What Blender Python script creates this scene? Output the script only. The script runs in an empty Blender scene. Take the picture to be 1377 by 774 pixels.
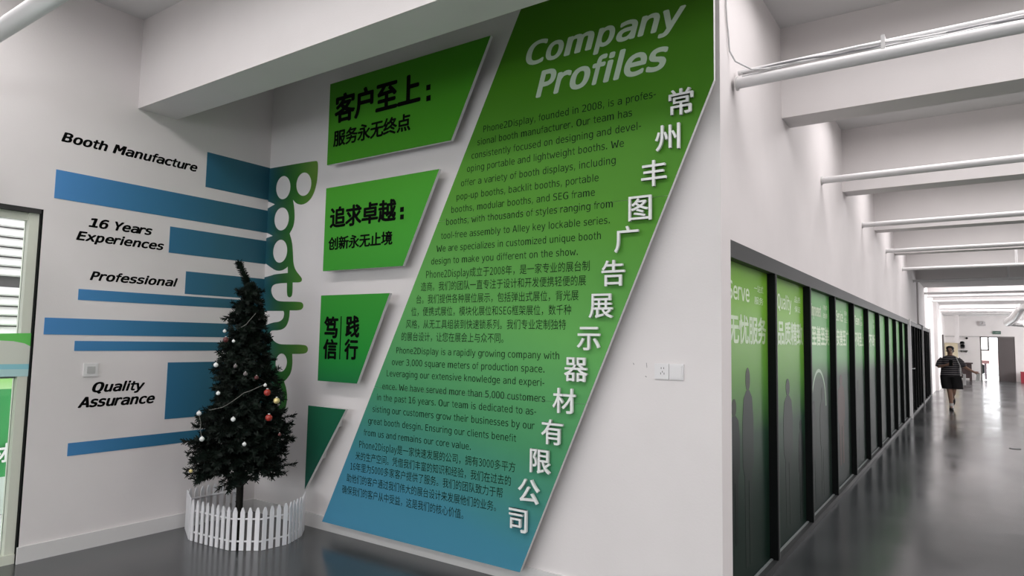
import bpy, bmesh, math, random, os
from mathutils import Vector, Matrix
from math import sin, cos, pi, radians
random.seed(7)
C = bpy.context.scene.collection
SC = bpy.context.scene

# ------------------------------------------------------------------ camera
FPX, YAW, PIT, ROL = 894.528, -0.6054675, 0.0785187, 0.0186947
_f = Vector((sin(YAW)*cos(PIT), cos(YAW)*cos(PIT), sin(PIT)))
_r0 = Vector((cos(YAW), -sin(YAW), 0)); _u0 = _r0.cross(_f)
_r = cos(ROL)*_r0 + sin(ROL)*_u0; _u = -sin(ROL)*_r0 + cos(ROL)*_u0
CAM = Vector((0, 0, 1.5))
cd = bpy.data.cameras.new('camera'); cam = bpy.data.objects.new('camera', cd); C.objects.link(cam)
cam.matrix_world = Matrix(((_r.x, _u.x, -_f.x, 0), (_r.y, _u.y, -_f.y, 0), (_r.z, _u.z, -_f.z, 1.5), (0, 0, 0, 1)))
cd.sensor_width = 36; cd.lens = FPX/1377*36; cd.clip_start = 0.05; cd.clip_end = 300
SC.camera = cam
def ray(px, py): return _r*(px-688.5)/FPX - _u*(py-387)/FPX + _f
def on(px, py, ax, val):
    d = ray(px, py); return CAM + d*((val-CAM[ax])/d[ax])

# ------------------------------------------------------------------ world, light, exposure
w = bpy.data.worlds.new('world'); SC.world = w; w.use_nodes = True
bg = w.node_tree.nodes['Background']; bg.inputs[0].default_value = (0.93, 0.97, 1.0, 1); bg.inputs[1].default_value = 4.0
SC.view_settings.view_transform = 'Standard'; SC.view_settings.look = 'None'
SC.view_settings.gamma = 1.0; SC.view_settings.exposure = 0.0
def area(name, loc, rot, sx, sy, power, col=(1, 1, 1)):
    l = bpy.data.lights.new(name, 'AREA'); l.shape = 'RECTANGLE'; l.size = sx; l.size_y = sy; l.energy = power; l.color = col
    o = bpy.data.objects.new(name, l); C.objects.link(o); o.location = loc; o.rotation_euler = rot
    return o
# windows of the hall: left glazing, rear wall, right wall; ceiling lamps in the bays, with added upward fill
area('left_window_daylight', (-5.05, -1.2, 1.25), (0, -pi/2, 0), 2.0, 4.6, 16, (0.96, 1.0, 0.98))
area('rear_window_daylight', (-0.5, -7.3, 2.2), (radians(90), 0, 0), 9.0, 2.2, 12, (1.0, 0.98, 0.98))
for yy, pw in ((27.0, 45), (35.0, 420)):
    area('right_window_daylight', (7.9, yy, 1.85), (0, pi/2, 0), 2.1, 5.6, pw, (1.0, 0.975, 0.98))
BAY = 2.845
for k in range(-2, 13):
    yy = 1.04 + BAY*k
    if 18.0 < yy < 22.5: continue
    area('bay_lamp', (3.3 if k > 0 else -0.9, yy, 3.76), (0, 0, 0), 8.4 if k > 0 else 7.8, 1.1 if k > 0 else 0.5, (108 if k < 6 else 190) if k > 0 else 102, (1.0, 0.955, 0.965))
    area('ceiling_fill', (3.3 if k > 0 else -0.9, yy, 3.62), (pi, 0, 0), 8.4 if k > 0 else 7.8, 0.25, 9 if k > 0 else 4, (1.0, 0.955, 0.965))  # added upward fill that brightens ceiling and beam tops, no real fixture

# ------------------------------------------------------------------ materials
def mat(name, col, rough=0.5, metal=0.0, noise=0.0, nscale=8.0, bump=0.0, bscale=60.0, spec=0.5, emit=None, estr=0, alpha=None, coat=0):
    m = bpy.data.materials.new(name); m.use_nodes = True; nt = m.node_tree; b = nt.nodes['Principled BSDF']
    b.inputs['Base Color'].default_value = (*col, 1); b.inputs['Roughness'].default_value = rough; b.inputs['Metallic'].default_value = metal
    b.inputs['Specular IOR Level'].default_value = spec; b.inputs['Coat Weight'].default_value = coat
    tc = nt.nodes.new('ShaderNodeNewGeometry')
    if noise > 0:
        n = nt.nodes.new('ShaderNodeTexNoise'); n.inputs['Scale'].default_value = nscale; n.inputs['Detail'].default_value = 4
        nt.links.new(tc.outputs['Position'], n.inputs['Vector'])
        r = nt.nodes.new('ShaderNodeValToRGB')
        r.color_ramp.elements[0].position = 0.3; r.color_ramp.elements[1].position = 0.7
        r.color_ramp.elements[0].color = (*[c*(1-noise) for c in col], 1); r.color_ramp.elements[1].color = (*[min(1, c*(1+noise)) for c in col], 1)
        nt.links.new(n.outputs['Fac'], r.inputs['Fac']); nt.links.new(r.outputs['Color'], b.inputs['Base Color'])
    if bump > 0:
        n2 = nt.nodes.new('ShaderNodeTexNoise'); n2.inputs['Scale'].default_value = bscale; n2.inputs['Detail'].default_value = 3
        nt.links.new(tc.outputs['Position'], n2.inputs['Vector'])
        bp = nt.nodes.new('ShaderNodeBump'); bp.inputs['Strength'].default_value = bump; bp.inputs['Distance'].default_value = 0.002
        nt.links.new(n2.outputs['Fac'], bp.inputs['Height']); nt.links.new(bp.outputs['Normal'], b.inputs['Normal'])
    if emit:
        b.inputs['Emission Color'].default_value = (*emit, 1); b.inputs['Emission Strength'].default_value = estr
    if alpha is not None: b.inputs['Alpha'].default_value = alpha
    return m
def ramp_mat(name, axis, lo, hi, stops, rough=0.4, spec=0.5, noise=0.0, coat=0.0, axis2=None, w2=0.0):
    """colour gradient along a world axis between lo and hi"""
    m = mat(name, (0.5, 0.5, 0.5), rough, spec=spec, coat=coat); nt = m.node_tree; b = nt.nodes['Principled BSDF']
    g = nt.nodes.new('ShaderNodeNewGeometry'); s = nt.nodes.new('ShaderNodeSeparateXYZ'); nt.links.new(g.outputs['Position'], s.inputs[0])
    mr = nt.nodes.new('ShaderNodeMapRange'); mr.inputs['From Min'].default_value = lo; mr.inputs['From Max'].default_value = hi
    src = s.outputs['XYZ'.index(axis)]
    if axis2:
        ma = nt.nodes.new('ShaderNodeMath'); ma.operation = 'MULTIPLY_ADD'; ma.inputs[1].default_value = w2
        nt.links.new(s.outputs['XYZ'.index(axis2)], ma.inputs[0]); nt.links.new(src, ma.inputs[2]); src = ma.outputs[0]
    nt.links.new(src, mr.inputs['Value'])
    r = nt.nodes.new('ShaderNodeValToRGB'); el = r.color_ramp.elements
    while len(el) < len(stops): el.new(0.5)
    for e, (p, c) in zip(el, stops): e.position = p; e.color = (*c, 1)
    nt.links.new(mr.outputs[0], r.inputs['Fac']); nt.links.new(r.outputs['Color'], b.inputs['Base Color'])
    return m
def srgb(r, g, b, k=1.0):
    return tuple(min(1, k*((c/255/12.92) if c/255 <= 0.04045 else ((c/255+0.055)/1.055)**2.4)) for c in (r, g, b))

M = {}
M['wall'] = mat('white_wall_paint', (0.79, 0.757, 0.748), 0.75, noise=0.02, nscale=2.5, bump=0.25, bscale=90)
M['ceil'] = mat('white_ceiling_paint', (0.74, 0.735, 0.73), 0.85, noise=0.02, nscale=2)
M['base'] = mat('white_skirting', (0.72, 0.71, 0.70), 0.45)
M['pipe'] = mat('white_pipe_paint', (0.76, 0.75, 0.75), 0.35)
M['cable'] = mat('white_cable', (0.6, 0.6, 0.6), 0.5)
M['dcable'] = mat('grey_cable', (0.25, 0.25, 0.26), 0.5)
M['frame'] = mat('dark_grey_aluminium', (0.03, 0.033, 0.033), 0.5, spec=0.3)
M['black'] = mat('black_aluminium', (0.003, 0.004, 0.004), 0.6, spec=0.15)
M['text'] = mat('black_lettering', (0.003, 0.003, 0.003), 0.7, spec=0.05)
M['ptext'] = mat('dark_green_print', (0.006, 0.022, 0.008), 0.6, spec=0.1)
M['white_letter'] = mat('white_acrylic', (0.80, 0.82, 0.80), 0.35)
M['head'] = mat('pale_green_print', (0.50, 0.62, 0.48), 0.5)
M['edge'] = mat('white_foam_board_edge', (0.72, 0.74, 0.72), 0.6)
M['door_frame'] = mat('cream_green_frame', (0.72, 0.75, 0.64), 0.4)
M['needle'] = mat('dark_green_pvc_needles', (0.0042, 0.010, 0.006), 0.65, noise=0.5, nscale=30, spec=0.25)
M['stem'] = mat('dark_brown_stem', (0.012, 0.011, 0.008), 0.7, spec=0.2)
M['fence'] = mat('white_plastic', (0.80, 0.80, 0.82), 0.4)
M['switch'] = mat('white_switch_plastic', (0.78, 0.77, 0.77), 0.3)
M['slot'] = mat('dark_socket_hole', (0.03, 0.03, 0.03), 0.6)
def floor_mat():
    m = mat('grey_epoxy_floor', (0.1, 0.11, 0.115), 0.2, spec=0.9); nt = m.node_tree; b = nt.nodes['Principled BSDF']
    g = nt.nodes.new('ShaderNodeNewGeometry')
    def noise(sc, det, vec=None, scl=None):
        n = nt.nodes.new('ShaderNodeTexNoise'); n.inputs['Scale'].default_value = sc; n.inputs['Detail'].default_value = det
        if scl:
            mp = nt.nodes.new('ShaderNodeMapping'); mp.inputs['Scale'].default_value = scl
            nt.links.new(g.outputs['Position'], mp.inputs['Vector']); nt.links.new(mp.outputs[0], n.inputs['Vector'])
        else: nt.links.new(g.outputs['Position'], n.inputs['Vector'])
        return n
    n = noise(0.9, 6); r = nt.nodes.new('ShaderNodeValToRGB')
    r.color_ramp.elements[0].position = 0.3; r.color_ramp.elements[1].position = 0.72
    r.color_ramp.elements[0].color = (0.034, 0.038, 0.040, 1); r.color_ramp.elements[1].color = (0.068, 0.074, 0.077, 1)
    nt.links.new(n.outputs['Fac'], r.inputs['Fac']); nt.links.new(r.outputs['Color'], b.inputs['Base Color'])
    n2 = noise(1.6, 5, scl=(1, 0.35, 1)); mr = nt.nodes.new('ShaderNodeMapRange')
    mr.inputs['From Min'].default_value = 0.3; mr.inputs['From Max'].default_value = 0.7
    mr.inputs['To Min'].default_value = 0.13; mr.inputs['To Max'].default_value = 0.25
    nt.links.new(n2.outputs['Fac'], mr.inputs['Value']); nt.links.new(mr.outputs[0], b.inputs['Roughness'])
    n3 = noise(1.3, 3, scl=(0.5, 1.2, 1)); bp = nt.nodes.new('ShaderNodeBump'); bp.inputs['Strength'].default_value = 0.35; bp.inputs['Distance'].default_value = 0.012
    nt.links.new(n3.outputs['Fac'], bp.inputs['Height']); nt.links.new(bp.outputs['Normal'], b.inputs['Normal'])
    return m
M['floor'] = floor_mat()
def glass_mat(name, tint=(0.95, 1, 0.97)):
    m = bpy.data.materials.new(name); m.use_nodes = True; nt = m.node_tree; nt.nodes.remove(nt.nodes['Principled BSDF'])
    out = nt.nodes['Material Output']; t = nt.nodes.new('ShaderNodeBsdfTransparent'); t.inputs[0].default_value = (*tint, 1)
    g = nt.nodes.new('ShaderNodeBsdfGlossy'); g.inputs['Roughness'].default_value = 0.02
    f = nt.nodes.new('ShaderNodeFresnel'); f.inputs[0].default_value = 1.45
    mx = nt.nodes.new('ShaderNodeMixShader'); nt.links.new(f.outputs[0], mx.inputs[0]); nt.links.new(t.outputs[0], mx.inputs[1]); nt.links.new(g.outputs[0], mx.inputs[2])
    nt.links.new(mx.outputs[0], out.inputs[0]); return m
M['glass'] = glass_mat('clear_glass', (1, 1, 1))

# ------------------------------------------------------------------ mesh helpers
class MB:
    def __init__(s): s.v = []; s.f = []; s.mi = []
    def add(s, vs, fs, mi=0):
        o = len(s.v); s.v += [tuple(v) for v in vs]; s.f += [tuple(i+o for i in f) for f in fs]; s.mi += [mi]*len(fs); return s
    def box(s, a, b, mi=0):
        x0, y0, z0 = a; x1, y1, z1 = b
        return s.add([(x0,y0,z0),(x1,y0,z0),(x1,y1,z0),(x0,y1,z0),(x0,y0,z1),(x1,y0,z1),(x1,y1,z1),(x0,y1,z1)],
                     [(0,3,2,1),(4,5,6,7),(0,1,5,4),(1,2,6,5),(2,3,7,6),(3,0,4,7)], mi)
    def tube(s, pts, r, n=10, mi=0, cap=True, rs=None):
        pts = [Vector(p) for p in pts]; base = len(s.v); N = len(pts); vs = []; fs = []
        up = None
        for i, p in enumerate(pts):
            d = (pts[min(i+1, N-1)]-pts[max(i-1, 0)]).normalized()
            if up is None: up = Vector((0,0,1)) if abs(d.z) < 0.9 else Vector((1,0,0))
            a = d.cross(up).normalized(); b = a.cross(d).normalized(); up = b
            rr = rs[i] if rs else r
            for k in range(n):
                t = 2*pi*k/n; vs.append(p + a*rr*cos(t) + b*rr*sin(t))
        for i in range(N-1):
            for k in range(n): fs.append((i*n+k, i*n+(k+1)%n, (i+1)*n+(k+1)%n, (i+1)*n+k))
        if cap: fs.append(tuple(range(n-1, -1, -1))); fs.append(tuple((N-1)*n+k for k in range(n)))
        return s.add(vs, fs, mi)
    def prism(s, poly, fn, d0, d1, mi_front=0, mi_side=0):
        n = len(poly); vs = [fn(u, v, d0) for u, v in poly] + [fn(u, v, d1) for u, v in poly]
        s.add(vs, [tuple(range(n, 2*n))], mi_front); o = len(s.v)-2*n
        s.f.append(tuple(o+i for i in range(n-1, -1, -1))); s.mi.append(mi_side)
        for i in range(n): s.f.append((o+i, o+(i+1) % n, o+n+(i+1) % n, o+n+i)); s.mi.append(mi_side)
        return s
    def sphere(s, c, r, n=12, m=8, mi=0, sc=(1,1,1)):
        vs = []; fs = []
        for i in range(m+1):
            t = pi*i/m
            for k in range(n): vs.append((c[0]+r*sc[0]*sin(t)*cos(2*pi*k/n), c[1]+r*sc[1]*sin(t)*sin(2*pi*k/n), c[2]+r*sc[2]*cos(t)))
        for i in range(m):
            for k in range(n): fs.append((i*n+k, (i+1)*n+k, (i+1)*n+(k+1)%n, i*n+(k+1)%n))
        return s.add(vs, fs, mi)
    def mesh(s, name, mats, smooth=False):
        me = bpy.data.meshes.new(name); me.from_pydata(s.v, [], s.f)
        for m in (mats if isinstance(mats, (list, tuple)) else [mats]): me.materials.append(m)
        if any(s.mi): me.polygons.foreach_set('material_index', s.mi)
        if smooth: me.shade_smooth(); me.set_sharp_from_angle(angle=radians(40))
        me.update(); return me
    def build(s, name, mats, parent=None, smooth=False):
        o = bpy.data.objects.new(name, s.mesh(name, mats, smooth)); C.objects.link(o)
        if parent: o.parent = parent; o.matrix_parent_inverse = parent.matrix_world.inverted()
        return o
def tag(o, label=None, cat=None, group=None, kind=None):
    if label: o['label'] = label
    if cat: o['category'] = cat
    if group: o['group'] = group
    if kind: o['kind'] = kind
    return o
def empty(name, loc, label, cat, group=None):
    o = bpy.data.objects.new(name, None); C.objects.link(o); o.location = loc; o.empty_display_size = 0.1
    o.matrix_world = Matrix.Translation(loc)
    return tag(o, label, cat, group)
def struct(name, mb, m, parent=None, smooth=False):
    o = mb.build(name, m, parent, smooth)
    if not parent: o['kind'] = 'structure'
    return o
def linkdup(name, mesh, loc, parent, rot=(0,0,0), sc=(1,1,1)):
    o = bpy.data.objects.new(name, mesh); C.objects.link(o); o.parent = parent
    pl = parent.location if parent else Vector((0,0,0))
    o.location = Vector(loc)-pl; o.rotation_euler = rot; o.scale = sc
    return o

# text: glyph outlines turned into meshes laid on a wall plane
FD = bpy.utils.system_resource('DATAFILES', path='fonts')
def _font(n):
    try: return bpy.data.fonts.load(os.path.join(FD, n))
    except Exception: return None
F_CJK, F_SANS = _font('Noto Sans CJK Regular.woff2'), _font('DejaVuSansMono.woff2')
GS = bpy.data.scenes.new('glyph_scratch'); _gl = {}
def load_glyphs(items, res, extrude, font):
    """evaluate every string of items in one text object (one per line) and cut the result up line by line"""
    items = [i for i in dict.fromkeys(items) if i.strip()]
    cu = bpy.data.curves.new('t', 'FONT'); cu.font = font if font else cu.font; cu.resolution_u = res; cu.extrude = extrude
    cu.space_line = 4; cu.body = '\n'.join(['H']+items+['H'])
    o = bpy.data.objects.new('t', cu); GS.collection.objects.link(o)
    me = bpy.data.meshes.new_from_object(o)
    V = [tuple(v.co) for v in me.vertices]; F_ = [tuple(p.vertices) for p in me.polygons]
    ys = sorted(v[1] for v in V); pitch = -min(v[1] for v in V)/(len(items)+1)
    rows = {}
    hh = max(ys)
    line = [round((hh/2-v[1])/pitch) for v in V]
    maps = [dict() for _ in range(len(items)+2)]; vv = [[] for _ in maps]; ff = [[] for _ in maps]
    for i, (v, l) in enumerate(zip(V, line)):
        maps[l][i] = len(vv[l]); vv[l].append((v[0], v[1]+l*pitch, v[2]))
    for f in F_:
        l = line[f[0]]; ff[l].append(tuple(maps[l][i] for i in f))
    for k, it in enumerate(items): _gl[(it, res, extrude, font.name if font else '')] = (vv[k+1], ff[k+1])
    bpy.data.objects.remove(o); bpy.data.curves.remove(cu); bpy.data.meshes.remove(me)
def glyphs(s, res=3, extrude=0.0, font=None):
    key = (s, res, extrude, font.name if font else '')
    if key not in _gl: print('late glyph', s, res); load_glyphs([s], res, extrude, font)
    return _gl[key]
def _h(ch, font):
    v, f = glyphs(ch, 3, 0, font); return max(p[1] for p in v)-min(p[1] for p in v)
_lat = 'HBDEFAPQSTWIOCLGY0123456789abcdefghjkmnopqrstuvwxyz,.-'
for _r_ in (2, 3, 5, 8): load_glyphs(list(_lat), _r_, 0.0, F_SANS)
load_glyphs(list('国品质精致至善美安广不断无忧服务')+['服务', '一站式'], 3, 0.0, F_CJK); load_glyphs(list('国一站式服务品质保证持续改善至上专业团队'), 2, 0.0, F_CJK)
load_glyphs(list('客户至上服务永无终点追求卓越创新永无止境笃信践行展标材'), 4, 0.0, F_CJK); load_glyphs(list('常州丰图广告展示器材有限公司'), 4, 0.05, F_CJK); load_glyphs(list('展标材'), 3, 0.0, F_CJK)
PARA_CJK = ['Phone2Display成立于2008年，是一家专业的展台制', '造商。我们的团队一直专注于设计和开发便携轻便的展', '台。我们提供各种展位展示，包括弹出式展位，背光展', '位，便携式展位，模块化展位和SEG框架展位，数千种',
 '风格，从无工具组装到快速锁系列。我们专业定制独特', '的展台设计，让您在展会上与众不同。', 'Phone2Display是一家快速发展的公司，拥有3000多平方', '米的生产空间。凭借我们丰富的知识和经验，我们在过去的', '16年里为5000多家客户提供了服务。我们的团队致力于帮',
 '助他们的客户通过我们伟大的展台设计来发展他们的业务。', '确保我们的客户从中受益，这是我们的核心价值。']
load_glyphs(PARA_CJK, 2, 0.0, F_CJK)
S_SANS = 0.729/_h('H', F_SANS); S_CJK = 0.86/_h('国', F_CJK)
ADV = dict(zip('abcdefghijklmnopqrstuvwxyz', [613,635,550,635,615,352,635,634,278,278,579,278,974,634,612,635,635,411,521,392,634,592,818,592,592,525]))
ADV.update(dict(zip('ABCDEFGHIJKLMNOPQRSTUVWXYZ', [684,686,698,770,632,575,775,752,295,295,656,557,863,748,787,603,787,695,635,611,732,684,989,685,611,685])))
ADV.update({c: 636 for c in '0123456789'}); ADV.update({',': 318, '.': 318, '-': 361, ' ': 330, ':': 337})
SB = {}
for c in 'hnmudbpqHMNBDEFLPRTUIK': SB[c] = 85
for c in 'vwxyAVWXYTzZ': SB[c] = 22
for c in 'tfr': SB[c] = 28
for c in ',.': SB[c] = 100
_gc = {}
def sans_letters(s, res=3, shear=0.0):
    """proportional, wide humanist letters; one (verts, faces) per character, in ems"""
    out = []; pen = 0.0
    for ch in s:
        adv = ADV.get(ch, 620)/1000; sb = SB.get(ch, 55)/1000
        if ch != ' ':
            if ch in 'il':
                a = 0.094; b = adv-0.094; hgt = 0.76 if ch == 'l' else 0.547
                vs = [(a,0,0),(b,0,0),(b,hgt,0),(a,hgt,0)]; fs = [(0,1,2,3)]
                if ch == 'i': vs += [(a,0.646,0),(b,0.646,0),(b,0.76,0),(a,0.76,0)]; fs += [(4,5,6,7)]
            else:
                if (ch, res) not in _gc: _gc[(ch, res)] = glyphs('O' if ch == '0' else ch, res, 0, F_SANS)
                gv, fs = _gc[(ch, res)]; x0 = min(v[0] for v in gv); x1 = max(v[0] for v in gv)
                kx = (adv-2*sb)/(x1-x0)
                vs = [(sb+(v[0]-x0)*kx, v[1]*S_SANS, 0) for v in gv]
            out.append(([(pen+x+shear*y, y, 0) for x, y, _ in vs], fs, ch))
        pen += adv
    return out
def cjk_letters(s, res=3):
    if len(s) < 12:
        out = []
        for i, ch in enumerate(s):
            if (ch, res, 'c') not in _gc: _gc[(ch, res, 'c')] = glyphs(ch, res, 0, F_CJK)
            gv, fs = _gc[(ch, res, 'c')]
            out.append(([(i*0.96+v[0]*S_CJK, v[1]*S_CJK, 0) for v in gv], fs, ch))
        return out
    gv, fs = glyphs(s, res, 0, F_CJK)
    return [([(v[0]*S_CJK, v[1]*S_CJK, 0) for v in gv], fs, s)]
def fill_text(mb, s, fn, u0, u1, v0, v1=None, em=None, d=0.001, bold=0.0, shear=0.0, res=3, parts=None):
    """u0..u1: width to fill; v0..v1: box height (or baseline v0 with size em); fn(u,v,d)->world.
    parts=(name, material, parent): one object per letter instead of adding to mb"""
    L = cjk_letters(s, res) if any(ord(c) > 0x2000 for c in s) else sans_letters(s, res, shear)
    xs = [v[0] for g in L for v in g[0]]; ys = [v[1] for g in L for v in g[0]]; x0, x1 = min(xs), max(xs); y0, y1 = min(ys), max(ys)
    if v1 is not None: sy = (v1-v0)/(y1-y0); oy = y0
    else: sy = em; oy = 0
    k = bold*abs(sy)*(1 if v1 is None else 1)
    sx = (u1-u0-2*k)/(x1-x0)
    sh = [(0, 0)] if bold == 0 else [(k*cos(t), 0.75*k*sin(t)) for t in [2*pi*i/8 for i in range(8)]]
    for vs, fs, ch in L:
        tgt = MB() if parts else mb
        for j, (a, b) in enumerate(sh):
            tgt.add([fn(u0+k+(v[0]-x0)*sx+a, v0+(v[1]-oy)*sy+b, d+v[2]+j*0.00006) for v in vs], fs)
        if parts: tgt.build(*parts)
def fa(Yp): return lambda u, v, d: (u, Yp-d, v)          # a plane facing -Y (the main wall)
def fl(Xp): return lambda u, v, d: (Xp+d, u, v)          # a plane facing +X (left wall, glazing)

XL, YA, XC = -5.13, 3.57, -1.104
ZC, ZB = 3.88, 3.19
XG = -1.125
YF = 39.5
XR, YR = 8.0, -7.5

# ------------------------------------------------------------------ the shell
struct('floor', MB().box((XL-0.25, YR, -0.1), (XR, YF+0.2, 0)), M['floor'])
struct('ceiling', MB().box((XL-0.25, YR, ZC), (XR+0.2, YF+0.2, ZC+0.12)), M['ceil'])
# left wall, with the glazed opening Y -4.5..1.90, z 0..2.32
DY1 = 1.846
b = MB(); b.box((XL-0.22, DY1, 0), (XL, YA+0.2, ZC)); b.box((XL-0.22, -4.5, 2.32), (XL, DY1, ZC)); b.box((XL-0.22, YR, 0), (XL, -4.5, ZC))
struct('wall_left', b, M['wall'])
struct('wall_back', MB().box((XL, YA, 0), (XC, YA+0.14, ZC)), M['wall'])
b = MB(); b.box((XG-0.2, YA+0.14, 0), (XC, 3.745, ZC)); b.box((XG-0.2, 3.745, 2.10), (XG, YF, ZC)); b.box((XG-0.2, 25.85, 0), (XG, YF, 2.10))
# pilaster bands of the corridor wall
struct('wall_corridor', b, M['wall'])
# right wall, and rear wall with a window opening
b = MB(); b.box((XR, YR, 0), (XR+0.2, YF, 0.75)); b.box((XR, YR, 2.95), (XR+0.2, YF, ZC))
ys = [YR]+[v for i in (27.0, 35.0) for v in (i-2.9, i+2.9)]+[YF]
for i in range(0, len(ys), 2): b.box((XR, ys[i], 0.75), (XR+0.2, ys[i+1], 2.95))
struct('wall_right', b, M['wall'])
b = MB(); b.box((XL, YR-0.2, 0), (XR, YR, 1.05)); b.box((XL, YR-0.2, 3.35), (XR, YR, ZC)); b.box((XL, YR-0.2, 1.05), (-5.05, YR, 3.35)); b.box((4.05, YR-0.2, 1.05), (XR, YR, 3.35))
struct('wall_rear', b, M['wall'])
# skirting
b = MB(); b.box((XL, DY1+0.0, 0), (XL+0.014, YA, 0.105)); b.box((XL+0.001, DY1-0.012, 0), (XL+0.014, DY1, 0.105))
struct('baseboard_left', b, M['base'])
struct('baseboard_back', MB().box((XL+0.014, YA-0.014, 0), (XC, YA, 0.105)), M['base'])
# ceiling beams
def beam(n, y0, y1, x0, zb=ZB):
    struct('trim_%d' % n, MB().box((x0, y0, zb), (XR, y1, ZC)), M['wall'])
beam(1, 2.41, 2.71, XL); beam(2, -0.43, -0.15, XL); beam(3, -3.3, -3.0, XL)
for i, y in enumerate([5.12, 7.96, 10.85, 13.74, 16.6]): beam(4+i, y, y+0.27, XG)
beam(9, 19.45, 21.9, XG)
for i, (a, c) in enumerate([(24.9, 25.2), (28.3, 30.9), (33.4, 33.7), (35.4, 35.7), (37.4, 37.7)]): beam(10+i, a, c, XG)
# pilasters under the two wide soffits (they darken the wall there)
struct('trim_15', MB().box((XG-0.01, 28.3, 0), (XG+0.10, 30.9, ZB)), M['wall'])
struct('trim_16', MB().box((XG-0.01, 19.45, 2.10), (XG+0.04, 21.9, ZB)), M['wall'])

# ------------------------------------------------------------------ stripes on the left wall and the fused letters
stripe_m = ramp_mat('blue_teal_print', 'Y', 1.85, 3.57, [(0, srgb(70, 135, 195, 1.1)), (0.35, srgb(58, 125, 170, 1.0)), (0.75, srgb(42, 108, 130, 0.9)), (1, srgb(36, 98, 118, 0.85))], 0.45)
letter_m = ramp_mat('teal_green_print', 'X', -5.13, -4.50, [(0, srgb(36, 95, 112, 0.85)), (0.22, srgb(32, 92, 75, 0.85)), (0.42, srgb(35, 98, 40, 0.9)), (0.65, srgb(52, 118, 32, 0.95)), (1, srgb(95, 140, 42, 0.95))], 0.45)
bars = [((278.6, 204.2), (276.4, 251.2), 'short deep blue wall stripe beside the Booth Manufacture lettering, topmost of all'),
        ((75, 227.4), (73.2, 266.1), 'long wide blue wall stripe directly under the Booth Manufacture lettering'),
        ((228.5, 304.2), (227, 339.4), 'blue wall stripe to the right of the 16 Years Experiences lettering'),
        ((250, 364.5), (248.4, 394.9), 'short blue wall stripe to the right of the Professional lettering'),
        ((105.7, 388.2), (104.6, 402.9), 'long thin blue wall stripe directly under the Professional lettering'),
        ((59.5, 426.6), (59, 449.3), 'longest blue wall stripe, between two thin stripes left of the tree'),
        ((100, 458), (100, 471.5), 'thin blue wall stripe just above the small white wall switch'),
        ((225.7, 487), (221, 563.4), 'tallest teal block of the stripes, right of the Quality Assurance lettering'),
        ((90.9, 595.7), (90.5, 613), 'lowest thin teal wall stripe, under the Quality Assurance lettering')]
for tl, bl, lab in bars:
    a = on(*tl, 0, XL); c = on(*bl, 0, XL)
    mb = MB().box((XL, (a.y+c.y)/2, c.z), (XL+0.003, YA, a.z))
    tag(mb.build('wall_stripe', stripe_m), lab, 'wall stripe', 'blue stripes on the left wall')
def cx(y): # pixel x of the room corner at pixel row y
    for_x = 368.0
    for _ in range(3):
        p = CAM + ray(for_x, y)*((YA-0)/ray(for_x, y).y); for_x += (XL-p.x)*142*1.0
    return for_x
def chaikin(P, it=2):
    for _ in range(it):
        Q = []
        for i in range(len(P)):
            a, b2 = P[i], P[(i+1) % len(P)]
            if a[2:] or 0: pass
            Q += [(0.75*a[0]+0.25*b2[0], 0.75*a[1]+0.25*b2[1]), (0.25*a[0]+0.75*b2[0], 0.25*a[1]+0.75*b2[1])]
        P = [q for i, q in enumerate(Q)]
    return P
S = lambda x, y: [(x, y), (x, y), (x, y)]   # sharp corner
outer = S(cx(226), 226.6) + [(424, 216), (427.8, 217), (427.5, 232), (426, 247), (421.5, 262), (415, 271), (406.8, 275.5), (399, 274)] + S(394, 268) + \
    [(396, 281), (396.4, 294), (394.5, 305)] + S(389.5, 313.8) + [(393, 325), (394, 340), (394.6, 355), (398, 364), (404, 371), (406.5, 375), (404.8, 379.6)] + S(393.6, 379.6) + \
    [(393.4, 396), (391, 399.5), (388, 399.5), (386.2, 396)] + S(386.2, 380.2) + [(374, 380.8), (366.5, 383), (364.5, 390), (366.5, 398), (372, 404), (380, 405.3)] + \
    [(404, 405.3), (407.8, 408), (407.8, 413.5), (404, 417)] + S(389.7, 417) + [(389, 428), (386, 437), (382, 441.5), (376, 443.8), (366, 443.8), (363, 446), (363.6, 451), (367, 457), (373, 461.5), (380, 463)] + \
    [(410, 463), (414, 466.5), (414, 472), (410, 475.5)] + S(393, 475.5) + [(393.5, 490), (391, 502), (386, 509)] + S(382, 512.5) + [(385, 522), (386.5, 534), (384.5, 548), (380, 556), (374, 561)] + \
    S(cx(566), 566) + S(cx(487), 483) + S(cx(475), 477) + S(cx(463), 463) + S(cx(449), 449) + [(cx(440), 440), (366, 433.5), (376, 432.5), (381.5, 428), (382.6, 421)] + S(381.5, 417.8) + S(cx(417.8), 417.8) + \
    S(cx(374), 373.2) + [(366, 370), (370, 368.5)] + S(387.3, 366.8) + S(387.3, 358) + [(384, 361), (378, 364), (371, 363.6), (365.5, 360)] + S(cx(353), 352.5) + S(cx(321), 320.5) + S(367.2, 317) + S(cx(312), 311.8) + \
    S(cx(281), 280.8) + S(369.9, 274.6) + S(cx(270), 270.2)
def hole(x, y, rx, ry, tilt=0.12, n=36):
    return [(x+rx*cos(t)*cos(tilt)-ry*sin(t)*sin(-tilt)*-1*0+ry*sin(t)*(-0.06), y+ry*sin(t)) for t in [2*pi*i/n for i in range(n)]]
holes = [hole(381.2, 252.2, 9.7, 15.6), hole(408.8, 247.6, 10.2, 15.7), hole(379, 294.3, 9.8, 15.4), hole(377, 337.6, 9.6, 15.5), hole(378.4, 487.3, 7.8, 12.2), hole(372.6, 533, 7.6, 13.5)]
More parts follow.
